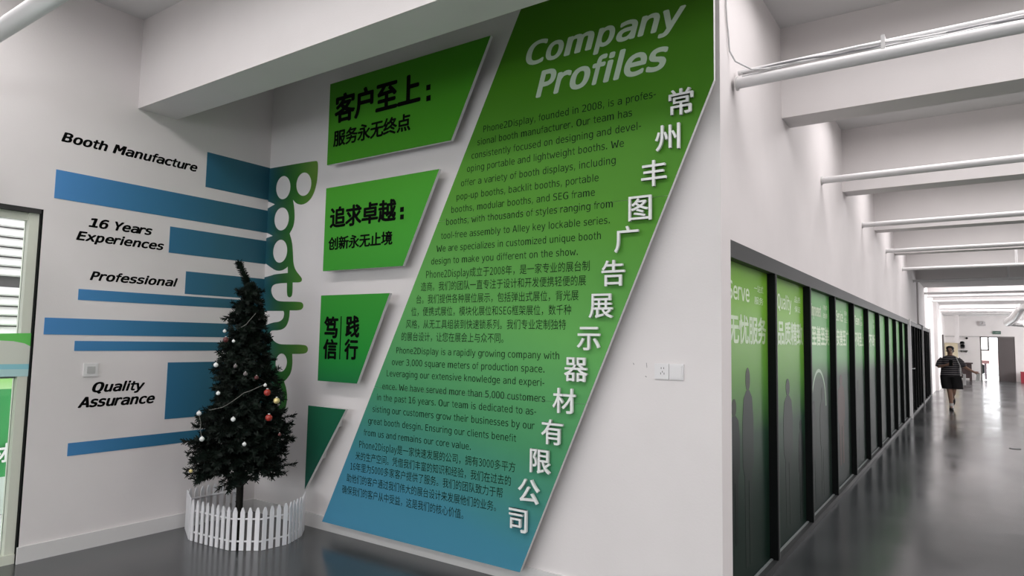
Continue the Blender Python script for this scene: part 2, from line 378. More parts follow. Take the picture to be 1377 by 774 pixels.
def decal(name, polys, ax, val, fn, thick, m, parent=None):
    cu = bpy.data.curves.new(name, 'CURVE'); cu.dimensions = '2D'; cu.fill_mode = 'BOTH'; cu.extrude = thick/2
    for P in polys:
        sp = cu.splines.new('POLY'); sp.points.add(len(P)-1); sp.use_cyclic_u = True
        for q, pt in zip(P, sp.points):
            wv = on(q[0], q[1], ax, val); pt.co = ((wv.x if ax == 1 else wv.y), wv.z, 0, 1)
    o = bpy.data.objects.new('t', cu); C.objects.link(o); bpy.context.view_layer.update()
    me = bpy.data.meshes.new_from_object(o.evaluated_get(bpy.context.evaluated_depsgraph_get())); bpy.data.objects.remove(o)
    mb = MB(); mb.add([fn(v.co.x, v.co.y, thick/2+v.co.z) for v in me.vertices], [tuple(p.vertices) for p in me.polygons])
    return mb.build(name, m, parent)
tag(decal('wall_lettering', [chaikin(outer)]+holes, 1, YA, fa(YA), 0.003, letter_m),
    'large green rounded letters fused sideways down the room corner, partly behind the tree', 'lettering')

# black lettering on the left wall
def wall_text(lines, lab, bold=0.052):
    p0 = on(*lines[0][1], 0, XL)
    e = empty('wall_lettering', (XL, p0.y, p0.z), lab, 'lettering', 'black words on the left wall')
    for s, l, r, top in lines:      # l=(x,y) baseline start, r=(x,y) baseline end, top=(x,y) top of first capital
        a = on(*l, 0, XL); c = on(*r, 0, XL); t = on(*top, 0, XL); z = (a.z+c.z)/2
        em = (t.z-a.z)/0.76
        fill_text(None, s, fl(XL), a.y, c.y, z, em=em, d=0.001, bold=bold, shear=0.25, res=5, parts=('letter', M['text'], e))
wall_text([('Booth Manufacture', (82.2, 189), (265.2, 231), (86.8, 177.3))], 'black bold italic words Booth Manufacture high on the left wall')
wall_text([('16 Years', (118.8, 304.4), (204.6, 315.8), (122.8, 293.0)), ('Experiences', (102, 321.7), (220.2, 336), (105.2, 310.3))], 'black bold italic words 16 Years Experiences in two lines')
wall_text([('Professional', (120.5, 375.8), (238.7, 385), (123.7, 364.4))], 'black bold italic word Professional above a thin blue stripe')
wall_text([('Quality', (123.4, 525.4), (194.5, 524.6), (128, 512.3)), ('Assurance', (104.2, 545.8), (207.8, 542.6), (116, 531.5))], 'black bold italic words Quality Assurance under the small wall switch')

# ------------------------------------------------------------------ sign boards on the main wall
YS = 3.46   # front face
TH = 0.025
def zc(pts): return [((on(px, py, 1, YS).x), on(px, py, 1, YS).z) for px, py in pts]
G1 = [(0.0, srgb(28, 85, 75, 1.0)), (0.24, srgb(26, 92, 62, 1.2)), (0.34, srgb(30, 122, 45, 1.35)), (0.58, srgb(58, 138, 42, 1.4)), (0.78, srgb(62, 136, 28, 1.25)), (1, srgb(58, 120, 22, 1.1))]
small_m = ramp_mat('green_sign_print', 'Z', 0.2, 3.7, G1, 0.5, spec=0.2)
main_m = ramp_mat('company_board_print_and_shade', 'Z', -0.95, 3.42,
                  [(0.0, srgb(66, 126, 156, 1.3)), (0.13, srgb(60, 122, 142, 1.25)), (0.21, srgb(60, 124, 112, 1.25)), (0.28, srgb(64, 130, 90, 1.3)), (0.45, srgb(84, 146, 74, 1.4)),
                   (0.62, srgb(76, 136, 42, 1.2)), (0.80, srgb(66, 125, 20, 1.05)), (1, srgb(64, 112, 18, 0.9))], 0.5, spec=0.2, axis2='X', w2=0.25)  # print gradient, with shade at the top put into its darker green
def board(name, poly, lab, group=None):
    xs = sum(p[0] for p in poly)/len(poly); z0 = min(p[1] for p in poly)
    e = empty(name, (xs, YS, z0), lab, 'sign', group)
    mb = MB().prism(poly, fa(YS), -TH, 0.0, 0, 1); mb.build('board', [small_m, M['edge']], e)
    # stand-off blocks behind the board
    cxm = sum(p[0] for p in poly)/len(poly); czm = sum(p[1] for p in poly)/len(poly)
    for px, pz in poly[:3]:
        x = px+(cxm-px)*0.6; z = pz+(czm-pz)*0.6
        MB().box((x-0.02, YS+TH, z-0.02), (x+0.02, YA, z+0.02)).build('spacer', M['edge'], e)
    return e
XS = -4.318
def ztop(px, py): return on(px, py, 1, YS).z
p1 = [(XS, ztop(440.2, 221)), (on(606.6, 189.7, 1, YS).x, ztop(606.6, 189.7)), (on(660, 48, 1, YS).x, ztop(660, 48)), (XS+0.028, ztop(443.7, 113))]
p1[0] = (on(440.2, 221, 1, YS).x, p1[1][1]); p1[3] = (on(443.7, 113, 1, YS).x, p1[2][1])
def quad(bl, br, tr, tl):
    B, R, T, L = [on(*p, 1, YS) for p in (bl, br, tr, tl)]
    zb = (B.z+R.z)/2; zt = (T.z+L.z)/2; xl = (B.x+L.x)/2
    return [(xl, zb), (R.x, zb), (T.x, zt), (xl, zt)]
def bbox_text(par, s, L, R, t, b_, bold, d=0.0012, res=4):
    a = on(L[0], L[1], 1, YS); c = on(R[0], R[1], 1, YS); zt = on(L[0], t, 1, YS).z; zb = on(L[0], b_, 1, YS).z
    fill_text(None, s, fa(YS), a.x, c.x, zb, zt, d=d, bold=bold, res=res, parts=('character', M['text'], par))
e1 = board('wall_sign', quad((440.2, 221), (606.6, 189.7), (660, 48), (443.7, 113)), 'largest slanted green sign with black Chinese words, topmost of the stacked signs', 'slanted green signs on the main wall')
bbox_text(e1, '客户至上', (450.6, 140), (566, 120), 129.5, 166.0, 0.04)
mb = MB()
for (x, y) in ((576.2, 117.5), (576.2, 132.0)):
    q = on(x, y, 1, YS); MB().box((q.x-0.02, YS-0.0015, q.z-0.02), (q.x+0.02, YS, q.z+0.02)).build('colon_dot', M['text'], e1)
bbox_text(e1, '服务永无终点', (448.5, 185), (552.3, 165), 176.8, 197.5, 0.035)
e2 = board('wall_sign', quad((434, 364.2), (541.6, 357.5), (590.7, 227.2), (438.8, 253)), 'second slanted green sign from the top with black Chinese words', 'slanted green signs on the main wall')
bbox_text(e2, '追求卓越', (444, 290), (533, 280), 280, 306.5, 0.04)
mb = MB()
for (x, y) in ((540.6, 281.5), (540.6, 291.5)):
    q = on(x, y, 1, YS); MB().box((q.x-0.018, YS-0.0015, q.z-0.018), (q.x+0.018, YS, q.z+0.018)).build('colon_dot', M['text'], e2)
bbox_text(e2, '创新永无止境', (441.6, 330), (528, 320), 319.5, 336.2, 0.035)
e3 = board('wall_sign', quad((427, 512), (480, 515), (524, 395), (432, 396)), 'third slanted green sign, with four black characters and a thin dividing line', 'slanted green signs on the main wall')
for ch, L, R, t, b_ in (('笃', 435.3, 454.5, 426, 453.5), ('信', 435.3, 454.5, 456, 481.6), ('践', 464.3, 483.3, 425, 452.6), ('行', 463.8, 482.4, 456, 482.3)):
    bbox_text(e3, ch, (L, 450), (R, 450), t, b_, 0.04)
q0 = on(459, 425, 1, YS); q1 = on(459, 483, 1, YS); MB().box((q0.x-0.005, YS-0.0012, q1.z), (q0.x+0.005, YS, q0.z)).build('divider', M['text'], e3)
A4 = [on(*p, 1, YS) for p in ((419.5, 660), (465, 549), (425.5, 546))]
e4 = board('wall_sign', [(-4.33, A4[0].z), (A4[1].x, A4[2].z), (-4.33, A4[2].z)], 'small blank dark green triangular sign, lowest of the stacked signs', 'slanted green signs on the main wall')

# the big company board in three sheets
BL, BR_ = on(433, 701.7, 1, YS), on(698.8, 767.9, 1, YS)
zb = (BL.z+BR_.z)/2
R1 = on(960, 107, 1, YS); TL = on(699, 17, 1, YS)
sl = (TL.x-BL.x)/(TL.z-BL.z); ZT = 3.70; xr = -1.102
def lx(z): return BL.x+sl*(z-zb)
def rx(z): return BR_.x+(R1.x-BR_.x)*(z-zb)/(R1.z-zb) if z < R1.z else xr
big = empty('company_board', ((BL.x+BR_.x)/2, YS, zb), 'huge slanted company profile board fading from green to blue at its foot', 'sign')
seams = [zb, 1.14, 2.312, ZT]
for i in range(3):
    a, c = seams[i]+(0.0007 if i else 0), seams[i+1]-(0.0007 if i < 2 else 0)
    poly = [(lx(a), a), (rx(a), a)] + ([(xr, R1.z)] if a < R1.z < c else []) + [(rx(c), c), (lx(c), c)]
    MB().prism(poly, fa(YS), -TH, 0, 0, 1).build('board', [main_m, M['edge']], big)
for z in (0.5, 1.7, 2.8):
    for t in (0.2, 0.8):
        x = lx(z)+(rx(z)-lx(z))*t; MB().box((x-0.04, YS+TH, z-0.04), (x+0.04, YA, z+0.04)).build('spacer', M['edge'], big)
# heading
def head(s, l, r, top, right):
    a = on(*l, 1, YS); c = on(*r, 1, YS); t = on(*top, 1, YS); x1 = on(*right, 1, YS).x
    em = (t.z-a.z)/0.76
    fill_text(None, s, fa(YS), a.x-0.01, x1, (a.z+c.z)/2, em=em, d=0.001, bold=0.036, shear=0.25, res=8, parts=('letter', M['head'], big))
head('Company', (709, 87.3), (884, 42.6), (728, 52.6), (923, 14))
head('Profiles', (722.2, 130.2), (884.3, 93.8), (728, 95), (899, 70))
# paragraphs
para1 = [('Phone2Display, founded in 2008, is a profes-', (650, 180), (882, 131)), ('sional booth manufacturer. Our team has', (642, 197), (850, 155)),
 ('consistently focused on designing and devel-', (634, 216), (862, 172)), ('oping portable and lightweight booths. We', (628, 233), (839, 195)),
 ('offer a variety of booth displays, including', (620, 251), (828, 219)), ('pop-up booths, backlit booths, portable', (614, 269), (805, 243)),
 ('booths, modular booths, and SEG frame', (607, 285), (800, 262)), ('booths, with thousands of styles ranging from', (600, 303), (824, 276)),
 ('tool-free assembly to Alley key lockable series.', (593, 320), (820, 299)), ('We are specializes in customized unique booth', (587, 337), (808, 320)),
 ('design to make you different on the show.', (580, 354), (777, 341))]
para2 = [('Phone2Display成立于2008年，是一家专业的展台制', (573, 374), (793, 364)), ('造商。我们的团队一直专注于设计和开发便携轻便的展', (566, 391), (788, 383)),
 ('台。我们提供各种展位展示，包括弹出式展位，背光展', (560, 408), (778, 403)), ('位，便携式展位，模块化展位和SEG框架展位，数千种', (553, 425), (768, 422)),
 ('风格，从无工具组装到快速锁系列。我们专业定制独特', (546, 441), (761, 442)), ('的展台设计，让您在展会上与众不同。', (540, 458), (677, 460))]
para3 = [('Phone2Display is a rapidly growing company with', (533, 475), (752, 483)), ('over 3,000 square meters of production space.', (527, 492), (732, 500)),
 ('Leveraging our extensive knowledge and experi-', (520, 508), (732, 517)), ('ence. We have served more than 5,000 customers', (514, 524), (733, 540)),
 ('in the past 16 years. Our team is dedicated to as-', (507, 540), (721, 556)), ('sisting our customers grow their businesses by our', (501, 556), (719, 575)),
 ('great booth desgin. Ensuring our clients benefit', (495, 572), (694, 592)), ('from us and remains our core value.', (489, 586), (633, 603))]
para4 = [('Phone2Display是一家快速发展的公司，拥有3000多平方', (483, 603), (693, 635)), ('米的生产空间。凭借我们丰富的知识和经验，我们在过去的', (478, 620), (687, 653)),
 ('16年里为5000多家客户提供了服务。我们的团队致力于帮', (471, 636), (676, 668)), ('助他们的客户通过我们伟大的展台设计来发展他们的业务。', (466, 650), (667, 686)),
 ('确保我们的客户从中受益，这是我们的核心价值。', (460, 665), (623, 697))]
allp = para1+para2+para3+para4
zfit = [on(*r, 1, YS).z for _, l, r in allp]
n_ = len(allp); ii = list(range(n_)); mi_ = sum(ii)/n_; mz = sum(zfit)/n_
slope = sum((i-mi_)*(z-mz) for i, z in zip(ii, zfit))/sum((i-mi_)**2 for i in ii)
print('text pitch', slope, [round(z-(mz+slope*(i-mi_)), 3) for i, z in zip(ii, zfit)])
k = 0
for P, em, nm in ((para1, 0.80, 'print_paragraph'), (para2, 0.80, 'print_paragraph'), (para3, 0.80, 'print_paragraph'), (para4, 0.80, 'print_paragraph')):
    mb = MB()
    for s, l, r in P:
        z = on(*r, 1, YS).z*0.5+0.5*(mz+slope*(k-mi_)); a = on(*l, 1, YS); c = on(*r, 1, YS)
        cjk = any(ord(ch) > 0x2000 for ch in s)
        fill_text(mb, s, fa(YS), a.x, c.x, z-(0.004 if not cjk else 0.0), em=abs(slope)*em*(0.98 if cjk else 0.86), d=0.0008, bold=0.0, res=2)
        k += 1
    tag(mb.build(nm, M['ptext'], big), kind='stuff')
# fourteen raised white characters down the right edge
for ch, (x, y) in zip('常州丰图广告展示器材有限公司', [(916, 137), (898, 185), (879.5, 233), (861, 280), (843, 321.5), (825, 367), (808.5, 411), (792, 455), (775, 496.5), (759, 538.5), (743, 580.5), (727, 620), (711.5, 660), (697, 699)]):
    p = on(x, y, 1, YS-0.02); mb = MB(); vs, fs = glyphs(ch, 4, 0.05, F_CJK)
    xs = [v[0] for v in vs]; ys_ = [v[1] for v in vs]; cxx = (min(xs)+max(xs))/2; cyy = (min(ys_)+max(ys_))/2
    s = 0.160*S_CJK; ex = 0.008/0.05
    for j, t in enumerate([2*pi*i/6 for i in range(6)]):
        mb.add([fa(YS)(p.x+(v[0]-cxx)*s*1.02+0.0016*cos(t), p.z+(v[1]-cyy)*s+0.0016*sin(t), 0.022+v[2]*ex+j*0.00005) for v in vs], fs)
    mb.build('character', M['white_letter'], big)

# ------------------------------------------------------------------ socket and switch on the main wall, small switch on the left wall
q0 = on(881, 488.5, 1, YA); q1 = on(920, 510.5, 1, YA)
e = empty('wall_socket', ((q0.x+q1.x)/2, YA, 0), 'white double plate of power socket and light switch, right of the company board', 'socket')
e.matrix_world = Matrix.Translation(((q0.x+q1.x)/2, YA, (q0.z+q1.z)/2)); e.location = ((q0.x+q1.x)/2, YA, (q0.z+q1.z)/2); bpy.context.view_layer.update()
xm, zm = e.location.x, e.location.z; hw = (q1.x-q0.x)/2; hh = 0.043
def plate(x0, x1, par):
    o = MB().box((x0, YA-0.009, zm-hh), (x1, YA, zm+hh)).build('plate', M['switch'], par)
    return o
plate(xm-hw, xm-0.0015, e); plate(xm+0.0015, xm+hw, e)
MB().box((xm+0.010, YA-0.013, zm-hh+0.009), (xm+hw-0.009, YA-0.009, zm+hh-0.009)).build('rocker', M['switch'], e)
for dx, dz, w_, h_ in ((-0.045, 0.018, 0.003, 0.01), (-0.030, 0.018, 0.003, 0.01), (-0.048, -0.012, 0.003, 0.011), (-0.028, -0.012, 0.003, 0.011), (-0.038, -0.002, 0.003, 0.009)):
    MB().box((xm+dx-w_/2, YA-0.0095, zm+dz-h_/2), (xm+dx+w_/2, YA-0.0088, zm+dz+h_/2)).build('socket_hole', M['slot'], e)
sc_m = mat('grey_scuff', (0.3, 0.28, 0.28), 0.8)
for px, py, a_, b_ in ((869.6, 491, 0.003, 0.016), (868.5, 506, 0.006, 0.004), (852, 489, 0.004, 0.006)):
    q = on(px, py, 1, YA); tag(MB().prism([(q.x-a_, q.z+b_), (q.x+a_*0.2, q.z+b_*0.8), (q.x+a_, q.z-b_*0.7), (q.x+a_*0.3, q.z-b_)], fa(YA), 0, 0.0005).build('wall_scuff', sc_m),
        {869.6: 'short dark slanted scuff left of the socket plate', 868.5: 'faint round mark below the slanted scuff', 852: 'tiny faint mark farthest left of the socket plate'}[px], 'scuff mark')
q0 = on(112.5, 488.3, 0, XL); q1 = on(130.5, 505.5, 0, XL)
e = empty('wall_switch', (XL, (q0.y+q1.y)/2, (q0.z+q1.z)/2), 'small square white switch on the left wall above the Quality Assurance lettering', 'switch')
MB().box((XL, q0.y, q1.z), (XL+0.009, q1.y, q0.z)).build('plate', M['switch'], e)
MB().box((XL+0.009, q0.y+0.02, q1.z+0.022), (XL+0.013, q1.y-0.02, q0.z-0.022)).build('rocker', mat('grey_rocker', (0.5, 0.5, 0.49), 0.4), e)

# ------------------------------------------------------------------ left glazed door and what stands outside it
d1 = tag(bpy.data.objects.new('door_1', None), kind='structure'); C.objects.link(d1); d1.location = (XL-0.08, 0, 0); bpy.context.view_layer.update()
b = MB(); b.box((XL-0.11, 1.778, 0.06), (XL-0.03, DY1-0.012, 2.29)).build('stile', M['door_frame'], d1)
MB().box((XL-0.2, DY1-0.010, 0), (XL-0.004, DY1, 2.32)).build('seal', M['black'], d1)
MB().box((XL-0.2, -4.5, 2.29), (XL-0.004, DY1-0.012, 2.32)).build('head_seal', M['slot'], d1)
MB().box((XL-0.11, -4.5, 2.24), (XL-0.05, 1.778, 2.29)).build('head_rail', M['door_frame'], d1)
MB().box((XL-0.13, -4.5, 0.0), (XL-0.02, DY1-0.012, 0.06)).build('threshold', M['door_frame'], d1)
MB().box((XL-0.09, -4.5, 0.06), (XL-0.08, 1.778, 2.24)).build('pane', M['glass'], d1)
zz = on(10, 504, 0, XL-0.06).z
MB().box((XL-0.10, -4.5, zz-0.022), (XL-0.06, 1.778, zz+0.012)).build('rail', mat('grey_rail', (0.25, 0.28, 0.26), 0.4), d1)
# printed film: green with a curved edge, white, pale blue lines
def film(name, pts, col, d=0.0):
    P = [on(x, y, 0, XL-0.028) for x, y in pts]; mb = MB().prism([(p.y, p.z) for p in P], fl(XL-0.028), d, d+0.001)
    return mb.build(name, mat(name+'_film', col, 0.5), d1)
film('film_strip', [(-60, 449), (51, 447.5), (50, 471), (44, 467), (33, 461.5), (18, 458.5), (0, 457.5), (-60, 457)], srgb(105, 205, 95, 1.1))
film('film_strip', [(-60, 457), (0, 457.5), (18, 458.5), (33, 461.5), (44, 467), (50, 471), (49.5, 489), (-60, 490)], (0.72, 0.75, 0.66))
film('film_strip', [(-60, 490), (49.5, 489), (49.3, 496), (-60, 497)], srgb(150, 215, 225, 1.0))
film('film_strip', [(-60, 497), (49.3, 496), (49.1, 505.5), (-60, 507)], srgb(190, 228, 228, 1.0))
# outside: white roller shutter slats, green display board, pale floor
sh = empty('shutter', (-7.05, 1.0, 1.2), 'white louvred shutter outside the left glass door', 'shutter')
slat = MB().prism([(-0.0, 0.0), (0.030, 0.004), (0.036, 0.014), (0.004, 0.078), (-0.01, 0.078)], lambda u, v, d: (u, d, v), -3.4, 3.4).mesh('slat', mat('white_slat', (0.62, 0.61, 0.60), 0.5))
z = 1.46
while z < 2.9:
    if not (1.89 < z < 1.93): linkdup('slat', slat, (-7.05, 0.6, z), sh)
    z += 0.0875
MB().box((-7.12, -2.8, 1.40), (-7.09, 4.0, 2.95)).build('backing', mat('grey_backing', (0.10, 0.10, 0.10), 0.6), sh)
gb = empty('display_board', (-6.6, 1.5, 0), 'green display board with white Chinese lettering outside the glass door', 'sign')
green_o = mat('bright_green_board', srgb(45, 150, 75, 1.0), 0.5)
MB().box((-6.66, -1.6, 0.30), (-6.62, 2.6, 1.02)).build('board', green_o, gb)
MB().box((-6.66, -1.6, 1.02), (-6.62, 2.6, 1.35)).build('top_panel', ramp_mat('pale_green_print', 'Z', 1.02, 1.35, [(0, srgb(170, 215, 150)), (0.45, srgb(120, 195, 60)), (0.6, srgb(200, 225, 185)), (1, srgb(215, 230, 205))], 0.5), gb)
MB().box((-6.66, -1.6, 0.0), (-6.61, 2.6, 0.30)).build('plinth', mat('pale_plinth', (0.6, 0.68, 0.62), 0.5), gb)
mb = MB(); a = on(0, 618, 0, -6.6); c = on(13, 600, 0, -6.6)
fill_text(mb, '展标材', fl(-6.6), a.y-0.28, c.y, a.z-0.02, a.z+0.13, d=0.001, bold=0.03)
mb.build('lettering', M['white_letter'], gb)
struct('trim_17', MB().box((-9, -8, -0.1), (XL-0.22, 6, -0.005)), mat('pale_paving', (0.5, 0.5, 0.48), 0.7, noise=0.1))

# ------------------------------------------------------------------ corridor glazing
win = bpy.data.objects.new('window_1', None); C.objects.link(win); tag(win, kind='structure'); win.location = (XG, 3.75, 0); bpy.context.view_layer.update()
RC = 0.055  # pane recess
pane_m = ramp_mat('green_film_dark_below', 'Z', 0.0, 2.05, [(0, srgb(22, 38, 32)), (0.28, srgb(26, 44, 36)), (0.45, srgb(40, 68, 50)), (0.56, srgb(76, 126, 58)), (0.66, srgb(98, 155, 58)), (0.85, srgb(120, 178, 56)), (1, srgb(118, 175, 54))], 0.35, spec=0.05)  # both films run from green above to dark towards the bottom
pane_m2 = ramp_mat('faded_green_film_dark_below', 'Z', 0.0, 2.05, [(0, srgb(24, 36, 32)), (0.40, srgb(40, 52, 46)), (0.58, srgb(54, 74, 60)), (0.68, srgb(94, 156, 92)), (1, srgb(108, 176, 98))], 0.35, spec=0.05)
dark_glass = mat('dark_glass', (0.03, 0.035, 0.038), 0.08, spec=0.6)
grey_glass = mat('grey_glass', (0.14, 0.17, 0.16), 0.15)
MB().box((XG-0.09, 3.745, 2.0), (XG, 25.85, 2.10)).build('top_rail', M['frame'], win)
MB().box((XG-0.09, 3.745, 0.0), (XG+0.0, 25.85, 0.045)).build('bottom_rail', M['frame'], win)
MB().box((XG-0.05, 3.745, 0.045), (XG-0.035, 16.3, 0.052)).build('glazing_bead', mat('grey_bead', (0.2, 0.22, 0.22), 0.3), win)
far = [4.90, 6.11, 7.36, 8.64, 9.92, 11.2, 12.5, 13.8, 15.1, 16.35]
MW = 0.04
fig_m = mat('dark_figure_print', (0.008, 0.013, 0.011), 0.35, spec=0.05)
fig_h = mat('brown_head_print', (0.02, 0.03, 0.012), 0.35, spec=0.05)
fig_r = mat('faint_red_print', (0.06, 0.035, 0.028), 0.35, spec=0.05)
fig_g = mat('faint_grey_print', (0.016, 0.026, 0.021), 0.35, spec=0.05)
film_w = mat('pale_film_lettering', srgb(178, 205, 160, 1.0), 0.4)
film_w2 = mat('dim_film_lettering', srgb(205, 228, 185, 1.0), 0.4)
y0 = 3.745
gf = fl(XG-RC)
panes = []
for i, yf in enumerate(far):
    y1 = yf-MW
    MB().box((XG-0.09, y1, 0.045), (XG, yf, 2.0)).build('mullion', [M['black']], win)
    MB().box((XG-0.002, yf-0.008, 0.045), (XG+0.002, yf, 2.0)).build('trim_strip', mat('pale_trim_strip', (0.12, 0.13, 0.125), 0.5) if i == 0 else bpy.data.materials['pale_trim_strip'], win)
    p = MB().box((XG-RC-0.008, y0, 0.045), (XG-RC, y1, 2.0)).build('pane', pane_m if i < 1 else pane_m2 if i > 1 else pane_m, win)
    panes.append((p, y0, y1)); y0 = yf
# lettering on the panes
ZB1 = on(980, 421, 0, XG-RC).z; ZB0 = on(980, 461, 0, XG-RC).z; ZS1 = on(980, 375, 0, XG-RC).z; ZS0 = on(980, 400, 0, XG-RC).z; print('pane z', ZB0, ZB1, ZS0, ZS1)
def pane_text(i, en, small, big_):
    p, a, c = panes[i]; a = a*(-(XG-RC)/-XG)+0.015; wdt = c-a; mb = MB()
    if en: fill_text(mb, en, gf, a, a+wdt*0.50, ZS0, em=(ZS1-ZS0)/0.76, d=0.001, bold=0.018, res=3)
    if small:
        fill_text(mb, small[0], gf, a+wdt*0.63, a+wdt*0.88, ZS0+0.075, ZS0+0.125, d=0.001, res=2); fill_text(mb, small[1], gf, a+wdt*0.63, a+wdt*0.88, ZS0-0.005, ZS0+0.045, d=0.001, res=2)
    if mb.v: mb.build('film_lettering', film_w2, p)
    if big_:
        mb = MB(); fill_text(mb, big_, gf, a, a+wdt*0.95, ZB0, ZB1, d=0.001, bold=0.03, res=3); mb.build('film_lettering', film_w, p)
pane_text(0, 'Serve', ('一站式', '服务'), '无忧服务')
pane_text(1, 'Quality', ('品质', '保证'), '品质精致')
pane_text(2, 'Improvement', ('持续', '改善'), '至善至美')
pane_text(3, 'Service', ('服务', '至上'), '安善至广')
pane_text(4, 'Team', ('专业', '团队'), '不断至上')
pane_text(5, None, ('专业', '团队'), '不断')
# printed silhouettes
def silhouette(i, u, z0, h, m, w=0.13, hm=None):
    p, a, c = panes[i]; x = a+u
    body = [(-0.30, 0.0), (-0.08, 0.0), (-0.03, 0.42), (0.03, 0.42), (0.08, 0.0), (0.30, 0.0), (0.34, 0.45), (0.5, 0.5), (0.52, 0.72), (0.40, 0.84), (0.14, 0.88), (-0.14, 0.88), (-0.40, 0.84), (-0.52, 0.72), (-0.5, 0.5), (-0.34, 0.45)]
    MB().prism([(x+q[0]*w*1.5, z0+q[1]*h) for q in body], gf, 0.0004, 0.0012).build('figure_print', m, p)
    MB().prism([(x+w*0.32*cos(t), z0+h*0.935+h*0.062*sin(t)) for t in [2*pi*k/16 for k in range(16)]], gf, 0.0004, 0.0013).build('figure_print', hm or m, p)
silhouette(0, 0.30, 0.32, 0.86, fig_m, 0.15, fig_h); silhouette(0, 0.60, 0.14, 1.22, fig_g, 0.16, fig_h)
silhouette(1, 0.15, 0.1, 1.0, fig_r, 0.12); silhouette(1, 0.55, 0.15, 1.1, fig_g, 0.2); silhouette(1, 1.0, 0.1, 0.8, fig_m, 0.12)
silhouette(2, 0.35, 0.12, 0.9, fig_g, 0.16); silhouette(2, 0.75, 0.12, 1.0, fig_g, 0.16)
p, a, c = panes[2]
ringm = MB(); P = [(a+0.6+0.36*cos(t), 0.93+0.36*sin(t)) for t in [pi*k/20 for k in range(21)]]; Q = [(a+0.6+0.33*cos(t), 0.93+0.33*sin(t)) for t in [pi*k/20 for k in range(21)]]
for j in range(20): ringm.prism([P[j], P[j+1], Q[j+1], Q[j]], gf, 0, 0.0007)
ringm.build('arc_print', mat('dim_arc_print', srgb(105, 150, 105), 0.3), p)
silhouette(3, 0.6, 0.25, 0.95, fig_r, 0.3); silhouette(4, 0.6, 0.1, 1.0, fig_g, 0.2); silhouette(5, 0.5, 0.1, 1.0, fig_g, 0.2)
# glass door and dark panes beyond
wm = M['pipe']
MB().box((XG-0.09, 16.35, 0.045), (XG-0.03, 16.68, 2.0)).build('pane', grey_glass, win)
def post(y): MB().box((XG-0.02, y, 0), (XG+0.035, y+0.07, 2.12)).build('post', wm, win)
for y in (16.7, 21.1, 24.9): post(y)
hd = MB(); hd.tube([(XG, 17.0, 1.05), (XG+0.06, 17.0, 1.05)], 0.012); hd.tube([(XG+0.06, 17.0, 1.05), (XG+0.06, 17.18, 1.05)], 0.012); hd.build('handle', mat('steel', (0.6, 0.6, 0.6), 0.3, 1.0), win)
for a_, c_ in ((16.77, 21.1), (21.17, 24.9), (24.97, 25.85)):
    n = max(1, round((c_-a_)/0.95))
    for j in range(n):
        ya = a_+(c_-a_)*j/n; yb = a_+(c_-a_)*(j+1)/n
        MB().box((XG-RC-0.008, ya, 0.045), (XG-RC, yb-MW, 2.0)).build('pane', dark_glass, win)
        MB().box((XG-0.09, yb-MW, 0.045), (XG, yb, 2.0)).build('mullion', M['black'], win)
# room behind the glazing stays dark
# doorways further on
for n, (ya, yb) in enumerate([(31.3, 32.2), (35.6, 36.4)]):
    struct('door_%d' % (n+3), MB().box((XG, ya, 0), (XG+0.05, yb, 2.12)), mat('dark_brown_door', (0.05, 0.04, 0.04), 0.4))

# ------------------------------------------------------------------ pipes across the bays
def pipe(y, z, r, x0, x1, lab, flange=True, thin=None):
    e = empty('ceiling_pipe', (x0, y, z), lab, 'pipe', 'white pipes crossing below the beams')
    MB().tube([(x0, y, z), (x1, y, z)], r, 16).build('tube', M['pipe'], e, True)
    if flange: MB().tube([(x0, y, z), (x0+0.012, y, z)], r*1.3, 16).build('flange', M['base'], e, True)
    return e
RP = 0.032
_pq = on(34, 19, 2, 3.05)
pn = pipe(_pq.y, 3.05, 0.045, XL, XR, 'thick white pipe cutting the top left corner of the view')
p1e = pipe(3.885, 3.035, RP, XC, XR, 'nearest white pipe over the corridor, with loose cables tied on top')
MB().tube([(XC, 3.93, 3.115), (XR, 3.93, 3.115)], 0.016, 10).build('conduit', M['pipe'], p1e, True)
for cidx in range(3):
    pts = []; n = 70
    for j in range(n+1):
        x = XC+0.03+(XR-XC-0.05)*j/n*0.8
        pts.append((x, 3.895+0.02*sin(j*0.7+cidx*2), 3.075+0.018*abs(sin(j*0.37+cidx*1.3))+0.012*sin(j*0.23+cidx)))
    MB().tube(pts, 0.006, 6).build('cable', M['dcable'] if cidx == 1 else M['cable'], p1e, True)
for x in (-0.35, 0.55, 1.4): MB().box((x, 3.86, 3.055), (x+0.018, 3.95, 3.133)).build('cable_tie', M['base'], p1e)
wire = MB().tube([(XC-0.0+0.008, 3.60, 3.86)]+[(XC+0.008, 3.60+0.012*j+0.01*sin(j*1.7), 3.86-0.075*j) for j in range(1, 9)]+[(XC+0.01, 3.72, 3.17), (XC+0.03, 3.76, 3.12), (XC+0.10, 3.84, 3.085), (XC+0.25, 3.90, 3.08)], 0.005, 6)
tag(wire.build('hanging_cable', M['cable'], None, True), 'thin white cable running down the wall corner to the nearest pipe', 'cable')
ordn = ['second', 'third', 'fourth', 'fifth', 'sixth']
for i in range(5):
    y = [6.70, 9.50, 12.33, 15.4, 18.4][i]
    e = pipe(y, 3.05+0.008*i, RP, XG, XR, 'plain white corridor pipe, %s from the front' % ordn[i])
    if i >= 3:
        q = on([1369, 1357][i-3], 400, 1, y); MB().tube([(q.x, y, 3.06), (q.x, y, ZC)], 0.02, 8).build('hanger', M['pipe'], e, True)
